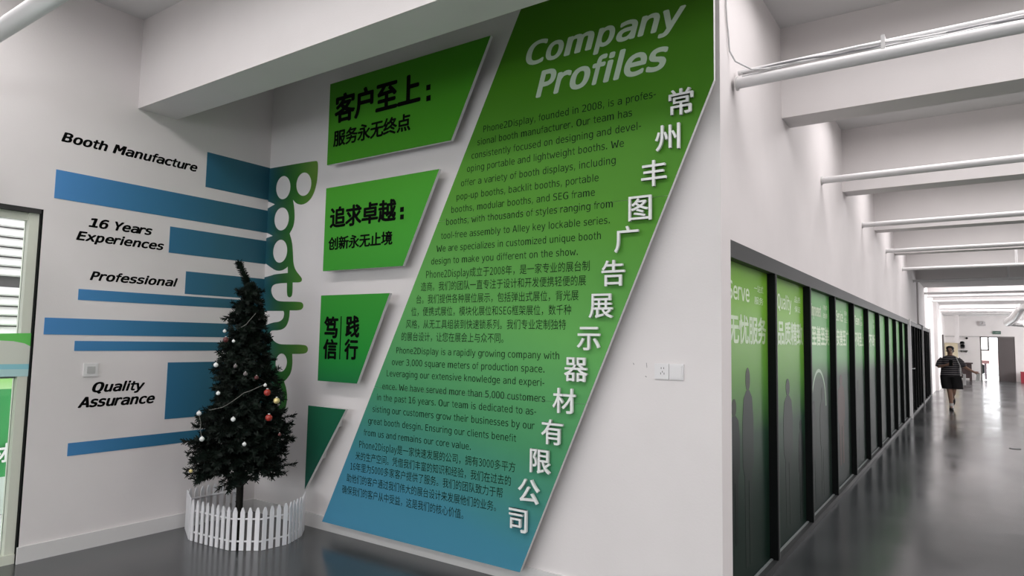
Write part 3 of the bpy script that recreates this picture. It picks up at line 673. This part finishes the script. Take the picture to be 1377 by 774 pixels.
for i, y in enumerate([22.9, 24.3, 26.9, 32.0, 34.6, 36.6, 38.5]):
    pipe(y, 3.10, 0.035, XG, XR, ['white pipe just behind the wide dark beam', 'second white pipe behind the wide dark beam', 'white pipe in front of the second dark beam', 'white pipe just behind the second dark beam', 'white pipe midway down the far end of the corridor', 'white pipe near the far end, beside the silver duct', 'farthest white pipe, close to the end wall'][i], flange=False)

# ------------------------------------------------------------------ far end
def F(px, py): return on(px, py, 1, YF)
dl = F(1317.3, 452); dm = F(1341, 452); dr = F(1364.3, 452); zt = dl.z
b = MB(); b.box((XG-0.2, YF, 0), (dl.x, YF+0.2, ZC)); b.box((dr.x, YF, 0), (XR, YF+0.2, ZC)); b.box((dl.x, YF, zt), (dr.x, YF+0.2, ZC))
struct('wall_far', b, M['wall'])
d2 = tag(bpy.data.objects.new('door_2', None), kind='structure'); C.objects.link(d2); d2.location = (dl.x, YF, 0); bpy.context.view_layer.update()
MB().box((dm.x, YF+0.02, 0), (dr.x, YF+0.07, zt)).build('door_leaf', mat('brown_grey_door', (0.10, 0.085, 0.085), 0.5), d2)
fr = mat('grey_brown_frame', (0.16, 0.15, 0.14), 0.5)
b = MB(); b.box((dl.x, YF+0.0, 0), (dl.x+0.06, YF+0.08, zt)); b.box((dl.x, YF, zt-0.06), (dr.x, YF+0.08, zt)); b.build('door_frame', fr, d2)
q = F(1330.5, 470.5); b = MB(); b.box((dl.x+0.06, YF+0.02, q.z-0.04), (q.x, YF+0.07, q.z+0.03)); b.box((q.x-0.07, YF+0.02, q.z), (q.x, YF+0.07, zt-0.06)); b.build('casement', fr, d2)
MB().box((dl.x+0.06, YF+0.035, q.z+0.03), (q.x-0.07, YF+0.045, zt-0.06)).build('pane', M['glass'], d2)
# outside the far door
struct('trim_18', MB().box((-8, YF+0.2, -0.12), (20, YF+30, -0.02)), mat('sunlit_paving', (0.8, 0.8, 0.78), 0.8, noise=0.08))
q = on(1325, 487, 1, YF+1.6)
e = empty('bollard', (q.x, YF+1.6, 0), 'dark post with a broad head standing outside the far doorway', 'post')
MB().tube([(q.x, YF+1.6, 0), (q.x, YF+1.6, q.z-0.05)], 0.05, 10).build('post', mat('dark_post', (0.08, 0.06, 0.07), 0.6), e)
MB().box((q.x-0.16, YF+1.5, q.z-0.06), (q.x+0.16, YF+1.7, q.z+0.1)).build('head', mat('reddish_head', (0.2, 0.1, 0.1), 0.6), e)
car = empty('parked_vehicle', (q.x+1.0, YF+9, 0), 'pale parked vehicle with reddish roof line outside the far doorway', 'vehicle')
MB().prism([(-1.9, 0.35), (1.9, 0.35), (1.95, 0.8), (1.2, 0.95), (0.7, 1.4), (-1.0, 1.42), (-1.6, 0.95), (-1.95, 0.8)], lambda u, v, d: (q.x+1.0+u, YF+9+d, v), 0, 1.6).build('body', mat('pale_vehicle_paint', (0.75, 0.6, 0.58), 0.4), car)
for dx in (-1.2, 1.2): MB().tube([(q.x+1.0+dx, YF+8.95, 0.33), (q.x+1.0+dx, YF+9.2, 0.33)], 0.33, 16).build('wheel', M['black'], car)
# exit sign, emergency light
a, c = F(1334.5, 444.8), F(1346, 449.2)
e = empty('exit_sign', ((a.x+c.x)/2, YF, c.z), 'small dark green exit sign above the far doorway', 'sign')
MB().box((a.x, YF-0.04, c.z), (c.x, YF, a.z)).build('casing', mat('exit_green', (0.09, 0.15, 0.12), 0.4), e)
mb = MB(); fill_text(mb, 'EXIT', fa(YF-0.04), a.x+0.12, c.x-0.06, c.z+0.05, a.z-0.05, d=0.002, bold=0.02); mb.build('lettering', mat('exit_letters', (0.3, 0.4, 0.34), 0.4), e)
a, c = F(1316.5, 432.5), F(1325.5, 438)
e = empty('emergency_light', ((a.x+c.x)/2, YF, c.z), 'twin head emergency light high on the far wall', 'light')
MB().box((a.x, YF-0.07, c.z), (c.x, YF, c.z+0.1)).build('casing', mat('grey_casing', (0.5, 0.48, 0.48), 0.4), e)
for t in (0.25, 0.75):
    x = a.x+(c.x-a.x)*t; MB().tube([(x, YF-0.1, c.z+0.16), (x, YF-0.02, c.z+0.16)], 0.055, 12).build('lamp_head', mat('grey_lamp_head', (0.55, 0.53, 0.53), 0.3), e, True)
# ledge line, wall camera
a = F(1289, 452); struct('trim_19', MB().box((XG, YF-0.05, a.z-0.02), (dl.x, YF, a.z+0.015)), mat('grey_ledge', (0.45, 0.44, 0.43), 0.5))
q = F(1300, 454.5); tag(MB().sphere((q.x, YF-0.05, q.z), 0.05).build('wall_camera', M['black'], None, True), 'tiny black dome camera under the ledge on the far wall', 'camera')
# white hanging duct column and beige cupboard under it
a = on(1283, 430, 1, 37.8); c = on(1290, 461, 1, 37.8)
struct('trim_20', MB().box((a.x, 37.75, c.z), (c.x, 38.1, ZC)), M['wall'])
a = on(1270, 460.5, 1, 38.0); c = on(1287.5, 460.5, 1, 38.0)
e = empty('cupboard', ((a.x+c.x)/2, 38, 0), 'tall beige cupboard behind the walking person', 'cupboard')
bm_ = mat('beige_laminate', (0.62, 0.54, 0.38), 0.5)
MB().box((max(a.x, XG+0.02), 38.0, 0), (c.x, 38.6, a.z)).build('body', bm_, e)
for s in (0, 1):
    xa = max(a.x, XG+0.02); xw = (c.x-xa)/2
    dd = MB().box((xa+xw*s+0.01, 37.98, 0.08), (xa+xw*(s+1)-0.01, 38.0, a.z-0.03)).build('door', bm_, e)
    MB().box((xa+xw+(0.03 if s else -0.05), 37.955, 1.0), (xa+xw+(0.05 if s else -0.03), 37.98, 1.15)).build('handle', M['slot'], dd)
# black rack shelves with goods
for i, (l, r, y, lab) in enumerate([(1290.5, 1297.5, 461, 'black bundle on the topmost small wall shelf at the far end'), (1291, 1298, 465.5, 'black bundle on the middle small wall shelf at the far end'), (1291, 1301.5, 470.3, 'dark grey narrow lowest wall shelf at the far end')]):
    a = F(l, y); c = F(r, y)
    e = empty('wall_shelf', ((a.x+c.x)/2, YF, a.z), lab, 'shelf', 'small dark shelves on the far wall')
    MB().box((a.x, YF-0.25, a.z-0.035), (c.x, YF, a.z-0.015)).build('shelf_board', M['frame'], e)
    if i < 2: MB().sphere(((a.x+c.x)/2, YF-0.12, a.z+0.03), 0.07, 12, 8, sc=((c.x-a.x)/0.15, 1, 0.9)).build('bundle', M['black'], e, True)
    for x in (a.x+0.03, c.x-0.05): MB().box((x, YF-0.2, a.z-0.1), (x+0.02, YF, a.z-0.035)).build('bracket', M['frame'], e)
# dark brown table with a cloth / cabinet
a = on(1289, 487, 1, 38.4); c = on(1308, 511.5, 1, 38.4)
e = empty('table', ((a.x+c.x)/2, 38.4, 0), 'dark brown desk against the far wall behind the walking person', 'table')
br = mat('dark_brown_wood', (0.045, 0.025, 0.025), 0.4)
MB().box((a.x+0.13, 38.35, a.z-0.06), (c.x+0.03, 39.1, a.z)).build('table_top', br, e)
for x in (a.x+0.15, c.x-0.12): MB().box((x, 38.42, 0), (x+0.1, 39.0, a.z-0.06)).build('side_panel', br, e)
MB().box((a.x+0.1, 38.45, 0.12), (c.x-0.12, 38.48, a.z-0.06)).build('front_panel', br, e)
# red fire box
a = on(1372.5, 499.5, 1, 39.0)
e = empty('fire_box', (a.x+0.3, 39.0, 0), 'red metal box on the floor at the right edge of the far end', 'box')
MB().box((a.x, 38.9, 0.0), (a.x+0.6, 39.2, a.z-0.03)).build('body', mat('red_paint', (0.30, 0.02, 0.035), 0.4), e)
MB().box((a.x-0.01, 38.88, a.z-0.03), (a.x+0.61, 39.22, a.z)).build('lid', mat('red_lid', (0.35, 0.03, 0.045), 0.4), e)
# silver ventilation duct at the upper right of the far end
duct = empty('ventilation_duct', (2.0, 34, 2.9), 'fat silver insulated duct under the ceiling at the far right', 'duct')
foil = mat('silver_foil', (0.7, 0.7, 0.7), 0.3, 0.6, noise=0.15, nscale=14)
P0 = on(1355, 433.5, 1, 36.0); P1 = on(1366, 425.5, 1, 33.5); P2 = on(1374, 413, 1, 31.5); P3 = on(1400, 408, 1, 31.0)
mb = MB(); pts = [P0.lerp(P1, t/8) for t in range(8)]+[P1.lerp(P2, t/8) for t in range(8)]+[P2.lerp(P3, t/8) for t in range(9)]
mb.tube(pts, 0.16, 14, rs=[0.16+(0.02 if i % 2 else 0) for i in range(len(pts))]); mb.build('duct_run', foil, duct, True)
P4 = on(1380, 435, 1, 35.5); mb = MB(); mb.tube([P0, P0.lerp(P4, 0.5), P4], 0.15, 14); mb.build('branch_run', foil, duct, True)
mb = MB(); mb.tube([P2+Vector((0, 0, 0.1)), Vector((P2.x, P2.y, ZC))], 0.03, 8); mb.build('hanger', M['frame'], duct)
# floor socket ring
q = on(1365, 603, 2, 0.0)
e = empty('floor_cover', (q.x, q.y, 0), 'small round metal cover set in the corridor floor', 'floor cover')
mb = MB(); mb.tube([(q.x, q.y, 0.0), (q.x, q.y, 0.006)], 0.075, 24); mb.build('ring', mat('dull_ring', (0.06, 0.06, 0.06), 0.4), e)
mb = MB(); mb.tube([(q.x, q.y, 0.0), (q.x, q.y, 0.0075)], 0.05, 24); mb.build('lid', mat('dull_lid', (0.16, 0.17, 0.17), 0.35), e)

# ------------------------------------------------------------------ Christmas tree
TX, TY = -4.46, 2.98
tree = empty('christmas_tree', (TX, TY, 0), 'tall dark artificial Christmas tree in the room corner inside the white picket fence', 'christmas tree')
trunk = [(TX+0.005, TY, 0.0), (TX, TY, 0.6), (TX+0.01, TY, 1.2), (TX, TY, 1.7), (TX-0.005, TY, 1.85)]
MB().tube(trunk, 0.02, 10, rs=[0.026, 0.024, 0.02, 0.014, 0.01]).build('trunk', M['stem'], tree, True)
def needles(mb, a, b, n, ln, wd=0.0045, back=0.55, rnd=random):
    a = Vector(a); b = Vector(b); ax = (b-a).normalized(); s1 = ax.orthogonal().normalized(); s2 = ax.cross(s1)
    for i in range(n):
        t = (i+rnd.random())/n; p = a.lerp(b, t); th = rnd.uniform(0, 2*pi)
        out = s1*cos(th)+s2*sin(th); d = (out+ax*rnd.uniform(0.25, 0.9)).normalized(); L_ = ln*rnd.uniform(0.75, 1.15)
        sd = d.cross(ax).normalized()*wd
        mb.add([p-sd, p+sd, p+d*L_+sd*0.5, p+d*L_-sd*0.5], [(0, 1, 2, 3)])
# wrapped trunk: tinsel like needles all the way down
mb = MB(); needles(mb, (TX, TY, 0.02), (TX, TY, 0.75), 900, 0.03, 0.004); needles(mb, (TX, TY, 0.75), (TX, TY, 1.8), 500, 0.05, 0.004)
mb.build('trunk_needles', M['needle'], tree)
# drooping leader at the top, leaning to the left
tip = on(321, 353, 1, TY); mid = on(331, 376, 1, TY)
lead = [(TX-0.005, TY, 1.78), (mid.x+0.01, TY, mid.z-0.03), (mid.x-0.015, TY, mid.z+0.02), (tip.x, TY, tip.z)]
mb = MB(); mb.tube(lead, 0.006, 6)
for p, q in zip(lead[:-1], lead[1:]): needles(mb, p, q, 190, 0.038, 0.0045)
mb.build('leader', M['needle'], tree)
def RT(z):
    P = [(0.42, 0.24), (0.55, 0.305), (0.68, 0.325), (0.85, 0.30), (1.0, 0.255), (1.2, 0.215), (1.35, 0.185), (1.55, 0.135), (1.75, 0.085), (1.86, 0.05), (2.05, 0.03)]
    for (z0, r0), (z1, r1) in zip(P[:-1], P[1:]):
        if z0 <= z <= z1: return r0+(r1-r0)*(z-z0)/(z1-z0)
    return 0.03
def branch_mesh(seed, L_):
    """a branch of length L_ along +X, fanned into five fluffy tips"""
    r = random.Random(seed); mb = MB()
    droop = r.uniform(-0.03, 0.02)
    main = [(0, 0, 0), (L_*0.5, 0, 0.02), (L_*0.8, 0, droop+0.01), (L_, 0, droop)]
    mb.tube(main, 0.004, 5, mi=1)
    for p, q in zip(main[:-1], main[1:]):
        if q[0] > 0.12 or L_ < 0.2: needles(mb, p, q, int(60*(q[0]-p[0])/0.12)+16, 0.032, rnd=r)
    nt_ = 4 if L_ > 0.28 else 3 if L_ > 0.15 else 2
    for i in range(nt_):
        t = 0.45+0.5*i/nt_; side = 1 if i % 2 else -1
        st = Vector((L_*t, 0, 0.01)); ln = r.uniform(0.10, 0.15)*(0.55+0.45*min(1, L_/0.5)); an = side*r.uniform(0.5, 0.95)
        en = st+Vector((cos(an)*ln, sin(an)*ln, r.uniform(-0.03, 0.035)))
        mb.tube([st, en], 0.003, 4, mi=1); needles(mb, st, en, 60, 0.032, rnd=r)
    return mb.mesh('branch', [M['needle'], M['stem']])
lib = {}
for li, L_ in enumerate([0.08, 0.14, 0.21, 0.29, 0.38, 0.47, 0.56]):
    lib[li] = [branch_mesh(li*10+j, L_) for j in range(3)]
LENS = [0.08, 0.14, 0.21, 0.29, 0.38, 0.47, 0.56]
rb = random.Random(3); nb = 0; z = 0.56
while z < 1.88:
    R = RT(z); n = max(5, int(2*pi*R/0.118)) ; off = rb.uniform(0, 6)
    for i in range(n):
        a = off+2*pi*i/n+rb.uniform(-0.12, 0.12)
        Lr = R*rb.choice([0.80, 0.90, 1.0, 1.06, 1.12])-0.02
        tiltd = rb.uniform(-0.02, 0.10) if z > 0.75 else rb.uniform(0.05, 0.28)
        x = TX+cos(a)*0.01; y = TY+sin(a)*0.01
        if TX+cos(a)*Lr < XL+0.03: Lr = (XL+0.03-TX)/cos(a)
        if TY+sin(a)*Lr > YA-0.02: Lr = (YA-0.02-TY)/sin(a)
        li = min(range(7), key=lambda q: abs(LENS[q]-Lr)); sc = Lr/LENS[li]
        linkdup('branch', rb.choice(lib[li]), (x, y, z+rb.uniform(-0.025, 0.025)), tree, rot=(rb.uniform(-0.4, 0.4), tiltd, a), sc=(sc, 1, 1)); nb += 1
    z += 0.066 if z < 1.2 else 0.058
print('branches', nb)
# bare folding struts under the skirt
for px, py in ((305, 640), (341, 637)):
    p = on(px, py, 1, TY-0.02); MB().tube([(TX, TY-0.01, 0.37), tuple(p)], 0.005, 6).build('strut', M['stem'], tree)
def on_tree(px, py, k=1.0):
    d = ray(px, py); best = None
    for i in range(1, 1200):
        P = CAM+d*(2.0+i*0.002)
        if P.z < 0.3 or P.z > 2.1: continue
        h = math.hypot(P.x-TX, P.y-TY)
        if best is None or h-RT(P.z) < best[0]: best = (h-RT(P.z), P.copy())
        if h <= RT(P.z)*k: return P
    return best[1]
white_b = mat('white_glossy_bauble', (0.8, 0.82, 0.8), 0.2); red_b = mat('red_glossy_bauble', (0.35, 0.03, 0.02), 0.25); gold_b = mat('gold_glossy_bauble', (0.75, 0.62, 0.28), 0.3, 0.4); dim_b = mat('dull_grey_bauble', (0.16, 0.14, 0.14), 0.4); dred_b = mat('dull_red_bauble', (0.10, 0.02, 0.02), 0.4)
def bauble(px, py, rpx, m, lab, sp=(1, 1, 1)):
    P = on_tree(px, py); dist = (P-CAM).length; r = rpx*dist/FPX*0.93
    e = empty('bauble', tuple(P), lab, 'bauble', 'baubles hung on the Christmas tree')
    MB().sphere(tuple(P), r, 16, 10, sc=sp).build('ball', m, e, True)
    MB().tube([P+Vector((0, 0, r*0.9)), P+Vector((0, 0, r*1.25))], r*0.28, 8).build('cap', M['cable'], e)
    ax_ = Vector((TX, TY, P.z+0.05)); h_ = P+Vector((0, 0, r*1.25)); MB().tube([h_, h_+Vector((0, 0, 0.012)), (h_+Vector((0, 0, 0.015))).lerp(ax_, 0.4)], 0.0012, 4).build('hook', M['stem'], e)
    return P
Bs = [(302, 445, 2.2, white_b, 'small white bauble nearest the tree top, on the left'), (303.5, 456.5, 3.6, dred_b, 'dull red bauble just under the highest white bauble'),
 (314, 458.5, 2.0, white_b, 'tiny white bauble right of the dull red one near the tree top'), (290.3, 490.5, 3.0, white_b, 'white bauble on the left edge at mid height of the tree'),
 (316.5, 492, 2.6, dim_b, 'dim grey bauble at mid height, left of the trunk line'), (330, 502.5, 2.8, dim_b, 'dim grey bauble in the middle of the tree'), (345, 507.5, 2.8, dred_b, 'dull red bauble right of the middle of the tree'),
 (356.6, 517.5, 2.2, white_b, 'small white bauble just above the bright red bauble'), (359.5, 527.5, 4.6, red_b, 'bright red bauble, the higher of the two on the right'), (372, 538.5, 4.2, gold_b, 'gold bauble at the right edge of the tree'),
 (361.5, 561.5, 4.6, red_b, 'bright red bauble, the lower of the two on the right'), (293.3, 528.5, 2.6, white_b, 'white bauble on the left, third from the top on that edge'), (267.5, 555.5, 3.0, white_b, 'white bauble on the left edge just above the lowest white one'),
 (271.5, 590, 3.1, white_b, 'lowest white bauble on the left edge of the tree'), (313.5, 563.5, 3.0, white_b, 'white bauble in the centre of the lower half'), (328.5, 597, 2.6, white_b, 'pale bauble low in the middle above the trunk'),
 (256.5, 633, 2.4, gold_b, 'small gold bauble hanging at the lowest left tip'), (376, 584, 2.2, dred_b, 'dull red bauble at the lower right edge')]
for q in Bs: bauble(*q)
def garland(pp, lab, sag=0.0):
    pts = [on_tree(x, y, 0.8) for x, y in pp]
    return tag(MB().tube(pts, 0.0016, 5).build('garland', mat('pale_wire', (0.22, 0.22, 0.20), 0.4), None, True), lab, 'garland')
garland([(281, 551), (292, 549), (300, 547), (310, 541), (320, 534), (328, 528), (337, 525), (348, 520), (357, 516)], 'thin pale wire garland sweeping up across the middle of the tree')
garland([(324, 440), (331, 436), (336, 430), (344, 421)], 'short pale wire garland near the top of the tree')
garland([(268, 558), (270, 568), (269.5, 578), (271, 588)], 'pale wire hanging between the two lowest left white baubles')

# ------------------------------------------------------------------ picket fence
fe = empty('picket_fence', (-4.6, 3.1, 0), 'low white plastic picket fence ringing the foot of the Christmas tree', 'fence')
V = [(-5.07, 2.93), (-4.76, 2.785), (-4.53, 2.80), (-4.31, 2.825), (-4.145, 2.95), (-4.118, 3.16), (-4.20, 3.34), (-4.33, 3.47), (-4.60, 3.53), (-4.85, 3.50), (-5.05, 3.36), (-5.095, 3.15)]
PH = 0.295
pk = MB().prism([(-0.0155, 0), (0.0155, 0), (0.0155, PH-0.035), (0.006, PH-0.004), (0, PH), (-0.006, PH-0.004), (-0.0155, PH-0.035)], lambda u, v, d: (u, d, v), -0.004, 0.004).mesh('picket', M['fence'])
for i in range(len(V)):
    if i in (7, 8, 9): continue        # open at the back, against the walls
    A = Vector((*V[i], 0)); B_ = Vector((*V[(i+1) % len(V)], 0)); L_ = (B_-A).length; n = max(2, round(L_/0.0525)); a = math.atan2(B_.y-A.y, B_.x-A.x)
    nrm = Vector((-(B_-A).y, (B_-A).x, 0)).normalized()
    for j in range(n):
        P = A.lerp(B_, (j+0.5)/n); P.z = 0.002; linkdup('picket', pk, P, fe, rot=(0, 0, a))
    for zr in (0.062, 0.215):
        P0_ = A+nrm*0.009+Vector((0, 0, zr)); P1_ = B_+nrm*0.009+Vector((0, 0, zr)); MB().tube([P0_, P1_], 0.0065, 6).build('rail', M['fence'], fe)

# ------------------------------------------------------------------ walking person
PX, PY = -0.47, 19.7
def skin_mesh(name, joints, edges, levels=2):
    me = bpy.data.meshes.new(name); keys = list(joints); idx = {k: i for i, k in enumerate(keys)}
    me.from_pydata([joints[k][0] for k in keys], [(idx[a], idx[b]) for a, b in edges], [])
    o = bpy.data.objects.new(name, me); C.objects.link(o)
    sm = o.modifiers.new('skin', 'SKIN'); sm.use_smooth_shade = True
    for i, k in enumerate(keys):
        r = joints[k][1]; r = r if isinstance(r, tuple) else (r, r)
        me.skin_vertices[0].data[i].radius = r
    me.skin_vertices[0].data[0].use_root = True
    ss = o.modifiers.new('sub', 'SUBSURF'); ss.levels = levels; ss.render_levels = levels
    bpy.context.view_layer.update()
    m2 = bpy.data.meshes.new_from_object(o.evaluated_get(bpy.context.evaluated_depsgraph_get())); m2.name = name
    bpy.data.objects.remove(o); m2.shade_smooth(); return m2
skin = mat('skin', (0.42, 0.25, 0.18), 0.5)
per = empty('person', (PX, PY, 0), 'person in striped black T-shirt and black shorts walking towards the camera with a phone', 'person')
W = lambda x, y, z: (PX+x, PY+y, z)   # x right in view, -y towards the camera
J = {'pelvis': (W(0.0, 0.0, 0.84), (0.13, 0.10)), 'waist': (W(0.0, 0, 0.98), (0.12, 0.09)), 'chest': (W(0.0, -0.01, 1.13), (0.125, 0.09)), 'upper': (W(0, -0.01, 1.235), (0.09, 0.065)), 'neck': (W(0.005, -0.015, 1.335), 0.05),
 'chin': (W(0.005, -0.04, 1.39), (0.062, 0.062)), 'head': (W(0.008, -0.03, 1.46), (0.080, 0.092)), 'crown': (W(0.008, -0.02, 1.53), (0.062, 0.072)), 'nose': (W(0.006, -0.125, 1.43), 0.012),
 'sl': (W(-0.145, 0, 1.255), 0.045), 'el': (W(-0.255, -0.04, 1.04), 0.042), 'wl': (W(-0.07, -0.24, 1.10), 0.028), 'hl': (W(-0.01, -0.27, 1.12), (0.035, 0.018)),
 'sr': (W(0.145, 0, 1.255), 0.045), 'er': (W(0.29, 0.02, 1.06), 0.042), 'wr': (W(0.45, -0.08, 0.96), 0.028), 'hr': (W(0.52, -0.10, 0.93), (0.035, 0.018)),
 'hipl': (W(-0.08, 0, 0.78), 0.095), 'kl': (W(-0.02, -0.06, 0.46), 0.062), 'cl': (W(-0.01, -0.05, 0.32), 0.056), 'al': (W(0.0, -0.02, 0.10), 0.034), 'fl': (W(0.0, -0.12, 0.045), 0.032), 'tl': (W(0.0, -0.2, 0.035), 0.028),
 'hipr': (W(0.08, 0, 0.78), 0.095), 'kr': (W(0.05, -0.05, 0.47), 0.062), 'cr': (W(0.045, 0.10, 0.40), 0.055), 'ar': (W(0.03, 0.34, 0.33), 0.034), 'fr': (W(0.03, 0.40, 0.24), 0.03), 'tr': (W(0.03, 0.40, 0.15), 0.026)}
E_ = [('pelvis','waist'),('waist','chest'),('chest','upper'),('upper','neck'),('neck','chin'),('chin','head'),('head','crown'),('head','nose'),('upper','sl'),('sl','el'),('el','wl'),('wl','hl'),('upper','sr'),('sr','er'),('er','wr'),('wr','hr'),
 ('pelvis','hipl'),('hipl','kl'),('kl','cl'),('cl','al'),('al','fl'),('fl','tl'),('pelvis','hipr'),('hipr','kr'),('kr','cr'),('cr','ar'),('ar','fr'),('fr','tr')]
for side, base, dirs in (('l', J['hl'][0], Vector((0.8, -0.35, 0.25))), ('r', J['hr'][0], Vector((0.75, -0.2, -0.55)))):
    b0 = Vector(base); dv = dirs.normalized(); sv = dv.cross(Vector((0, -1, 0))).normalized()
    for f in range(4):
        o1 = b0+sv*(f-1.5)*0.018+dv*0.03; ln = [0.03, 0.036, 0.034, 0.027][f]
        J['f%s%da' % (side, f)] = (tuple(o1), 0.0095); J['f%s%db' % (side, f)] = (tuple(o1+dv*ln+Vector((0, 0, -0.004))), 0.009); J['f%s%dc' % (side, f)] = (tuple(o1+dv*ln*1.7+Vector((0, 0.012, -0.014))), 0.008)
        E_ += [('h'+side, 'f%s%da' % (side, f)), ('f%s%da' % (side, f), 'f%s%db' % (side, f)), ('f%s%db' % (side, f), 'f%s%dc' % (side, f))]
    o1 = b0+sv*(-0.035)+dv*0.0; J['t%sa' % side] = (tuple(o1), 0.011); J['t%sb' % side] = (tuple(o1-sv*0.012+dv*0.03), 0.009); E_ += [('h'+side, 't%sa' % side), ('t%sa' % side, 't%sb' % side)]
bm = skin_mesh('body', J, E_); bm.materials.append(skin)
o = bpy.data.objects.new('body', bm); C.objects.link(o); o.parent = per; o.location = -Vector(per.location)
def loft(mb, rings, n=24):
    vs = []
    for (cxx, cyy, czz, rx_, ry_) in rings:
        for k in range(n): vs.append((PX+cxx+rx_*cos(2*pi*k/n), PY+cyy+ry_*sin(2*pi*k/n), czz))
    fs = []
    for i in range(len(rings)-1):
        for k in range(n): fs.append((i*n+k, i*n+(k+1) % n, (i+1)*n+(k+1) % n, (i+1)*n+k))
    return mb.add(vs, fs)
stripe = mat('striped_jersey', (0.02, 0.02, 0.03), 0.8); nt = stripe.node_tree; bs = nt.nodes['Principled BSDF']
g = nt.nodes.new('ShaderNodeNewGeometry'); sp_ = nt.nodes.new('ShaderNodeSeparateXYZ'); nt.links.new(g.outputs['Position'], sp_.inputs[0])
mm = nt.nodes.new('ShaderNodeMath'); mm.operation = 'MULTIPLY'; mm.inputs[1].default_value = 1/0.048; nt.links.new(sp_.outputs['Z'], mm.inputs[0])
fr_ = nt.nodes.new('ShaderNodeMath'); fr_.operation = 'FRACT'; nt.links.new(mm.outputs[0], fr_.inputs[0])
lt = nt.nodes.new('ShaderNodeMath'); lt.operation = 'LESS_THAN'; lt.inputs[1].default_value = 0.2; nt.links.new(fr_.outputs[0], lt.inputs[0])
mx = nt.nodes.new('ShaderNodeMixRGB'); mx.inputs[1].default_value = (0.022, 0.02, 0.028, 1); mx.inputs[2].default_value = (0.36, 0.34, 0.34, 1); nt.links.new(lt.outputs[0], mx.inputs[0]); nt.links.new(mx.outputs[0], bs.inputs['Base Color'])
mb = MB(); loft(mb, [(0.0, 0, 0.85, 0.215, 0.155), (0.0, 0, 0.95, 0.20, 0.145), (0, 0, 1.08, 0.19, 0.14), (0, 0, 1.2, 0.185, 0.13), (0, 0, 1.27, 0.165, 0.115), (0, -0.005, 1.31, 0.12, 0.095), (0.003, -0.01, 1.33, 0.075, 0.075)])
mb.tube([W(-0.15, 0, 1.25), W(-0.21, -0.01, 1.17), W(-0.25, -0.03, 1.05)], 0.08, 14, rs=[0.06, 0.068, 0.068]); mb.tube([W(0.15, 0, 1.25), W(0.22, 0.0, 1.17), W(0.28, 0.01, 1.07)], 0.08, 14, rs=[0.06, 0.068, 0.068])
mb.build('shirt', stripe, per, True)
mb = MB(); loft(mb, [(0, 0, 0.93, 0.17, 0.13), (0, 0, 0.80, 0.22, 0.16)])
loft(mb, [(-0.10, -0.01, 0.84, 0.12, 0.14), (-0.09, -0.03, 0.62, 0.115, 0.13), (-0.07, -0.04, 0.52, 0.115, 0.125)]); loft(mb, [(0.09, -0.0, 0.84, 0.13, 0.14), (0.12, -0.02, 0.62, 0.125, 0.13), (0.13, -0.03, 0.52, 0.13, 0.125)])
mb.build('shorts', mat('black_cotton', (0.008, 0.008, 0.009), 0.85), per, True)
mb = MB(); mb.sphere(W(0.008, 0.0, 1.505), 0.090, 18, 12, sc=(0.95, 1.05, 0.72)); mb.sphere(W(0.008, 0.045, 1.45), 0.078, 14, 10, sc=(1.0, 0.7, 1.0)); mb.build('hair', mat('black_hair', (0.010, 0.006, 0.006), 0.5), per, True)
for sx in (-1, 1):
    MB().sphere(W(0.007+0.03*sx, -0.112, 1.455), 0.009, 8, 6).build('eye', M['black'], per, True)
    MB().sphere(W(0.007+0.085*sx, -0.03, 1.44), 0.02, 8, 6, sc=(0.4, 0.8, 1.3)).build('ear', skin, per, True)
MB().box(W(-0.015, -0.118, 1.392), W(0.027, -0.105, 1.400)).build('mouth', mat('lips', (0.3, 0.09, 0.08), 0.5), per)
sock = mat('white_socks', (0.75, 0.74, 0.72), 0.8); shoe = mat('black_shoe', (0.02, 0.018, 0.016), 0.5)
MB().tube([W(0.0, -0.03, 0.06), W(0.0, -0.03, 0.17)], 0.045, 12).build('sock', sock, per, True)
mb = MB(); mb.sphere(W(0, -0.09, 0.035), 0.055, 16, 8, sc=(0.9, 2.3, 0.75)); mb.box(W(-0.045, -0.2, 0.0), W(0.045, 0.03, 0.02)); mb.build('shoe', shoe, per, True)
mb = MB(); mb.sphere(W(0.03, 0.41, 0.2), 0.055, 16, 8, sc=(0.9, 0.75, 2.0)); mb.build('shoe', shoe, per, True)
ph = empty('phone', W(0.02, -0.33, 1.15), 'dark phone held in front of the chest of the walking person', 'phone')
MB().box(W(-0.015, -0.335, 1.08), W(0.06, -0.325, 1.22)).build('case', M['black'], ph)
pp = empty('paper_slip', W(0.56, -0.13, 0.85), 'white paper slip in the outstretched hand of the walking person', 'paper')
MB().prism([(0.50, 0.72), (0.58, 0.74), (0.60, 0.92), (0.53, 0.91)], lambda u, v, d: (PX+u, PY-0.12+d, v), 0, 0.004).build('sheet', M['edge'], pp)
bag = empty('shoulder_bag', W(0.24, 0.1, 0.95), 'white shoulder bag with a long strap hanging at the side of the walking person', 'bag')
MB().tube([W(0.13, -0.10, 1.29), W(0.20, -0.15, 1.1), W(0.22, -0.17, 0.95), W(0.26, -0.06, 0.86)], 0.012, 6).build('strap', M['cable'], bag, True)
MB().box(W(0.25, -0.06, 0.62), W(0.31, 0.18, 0.88)).build('pouch', M['base'], bag)

bpy.data.scenes.remove(GS)
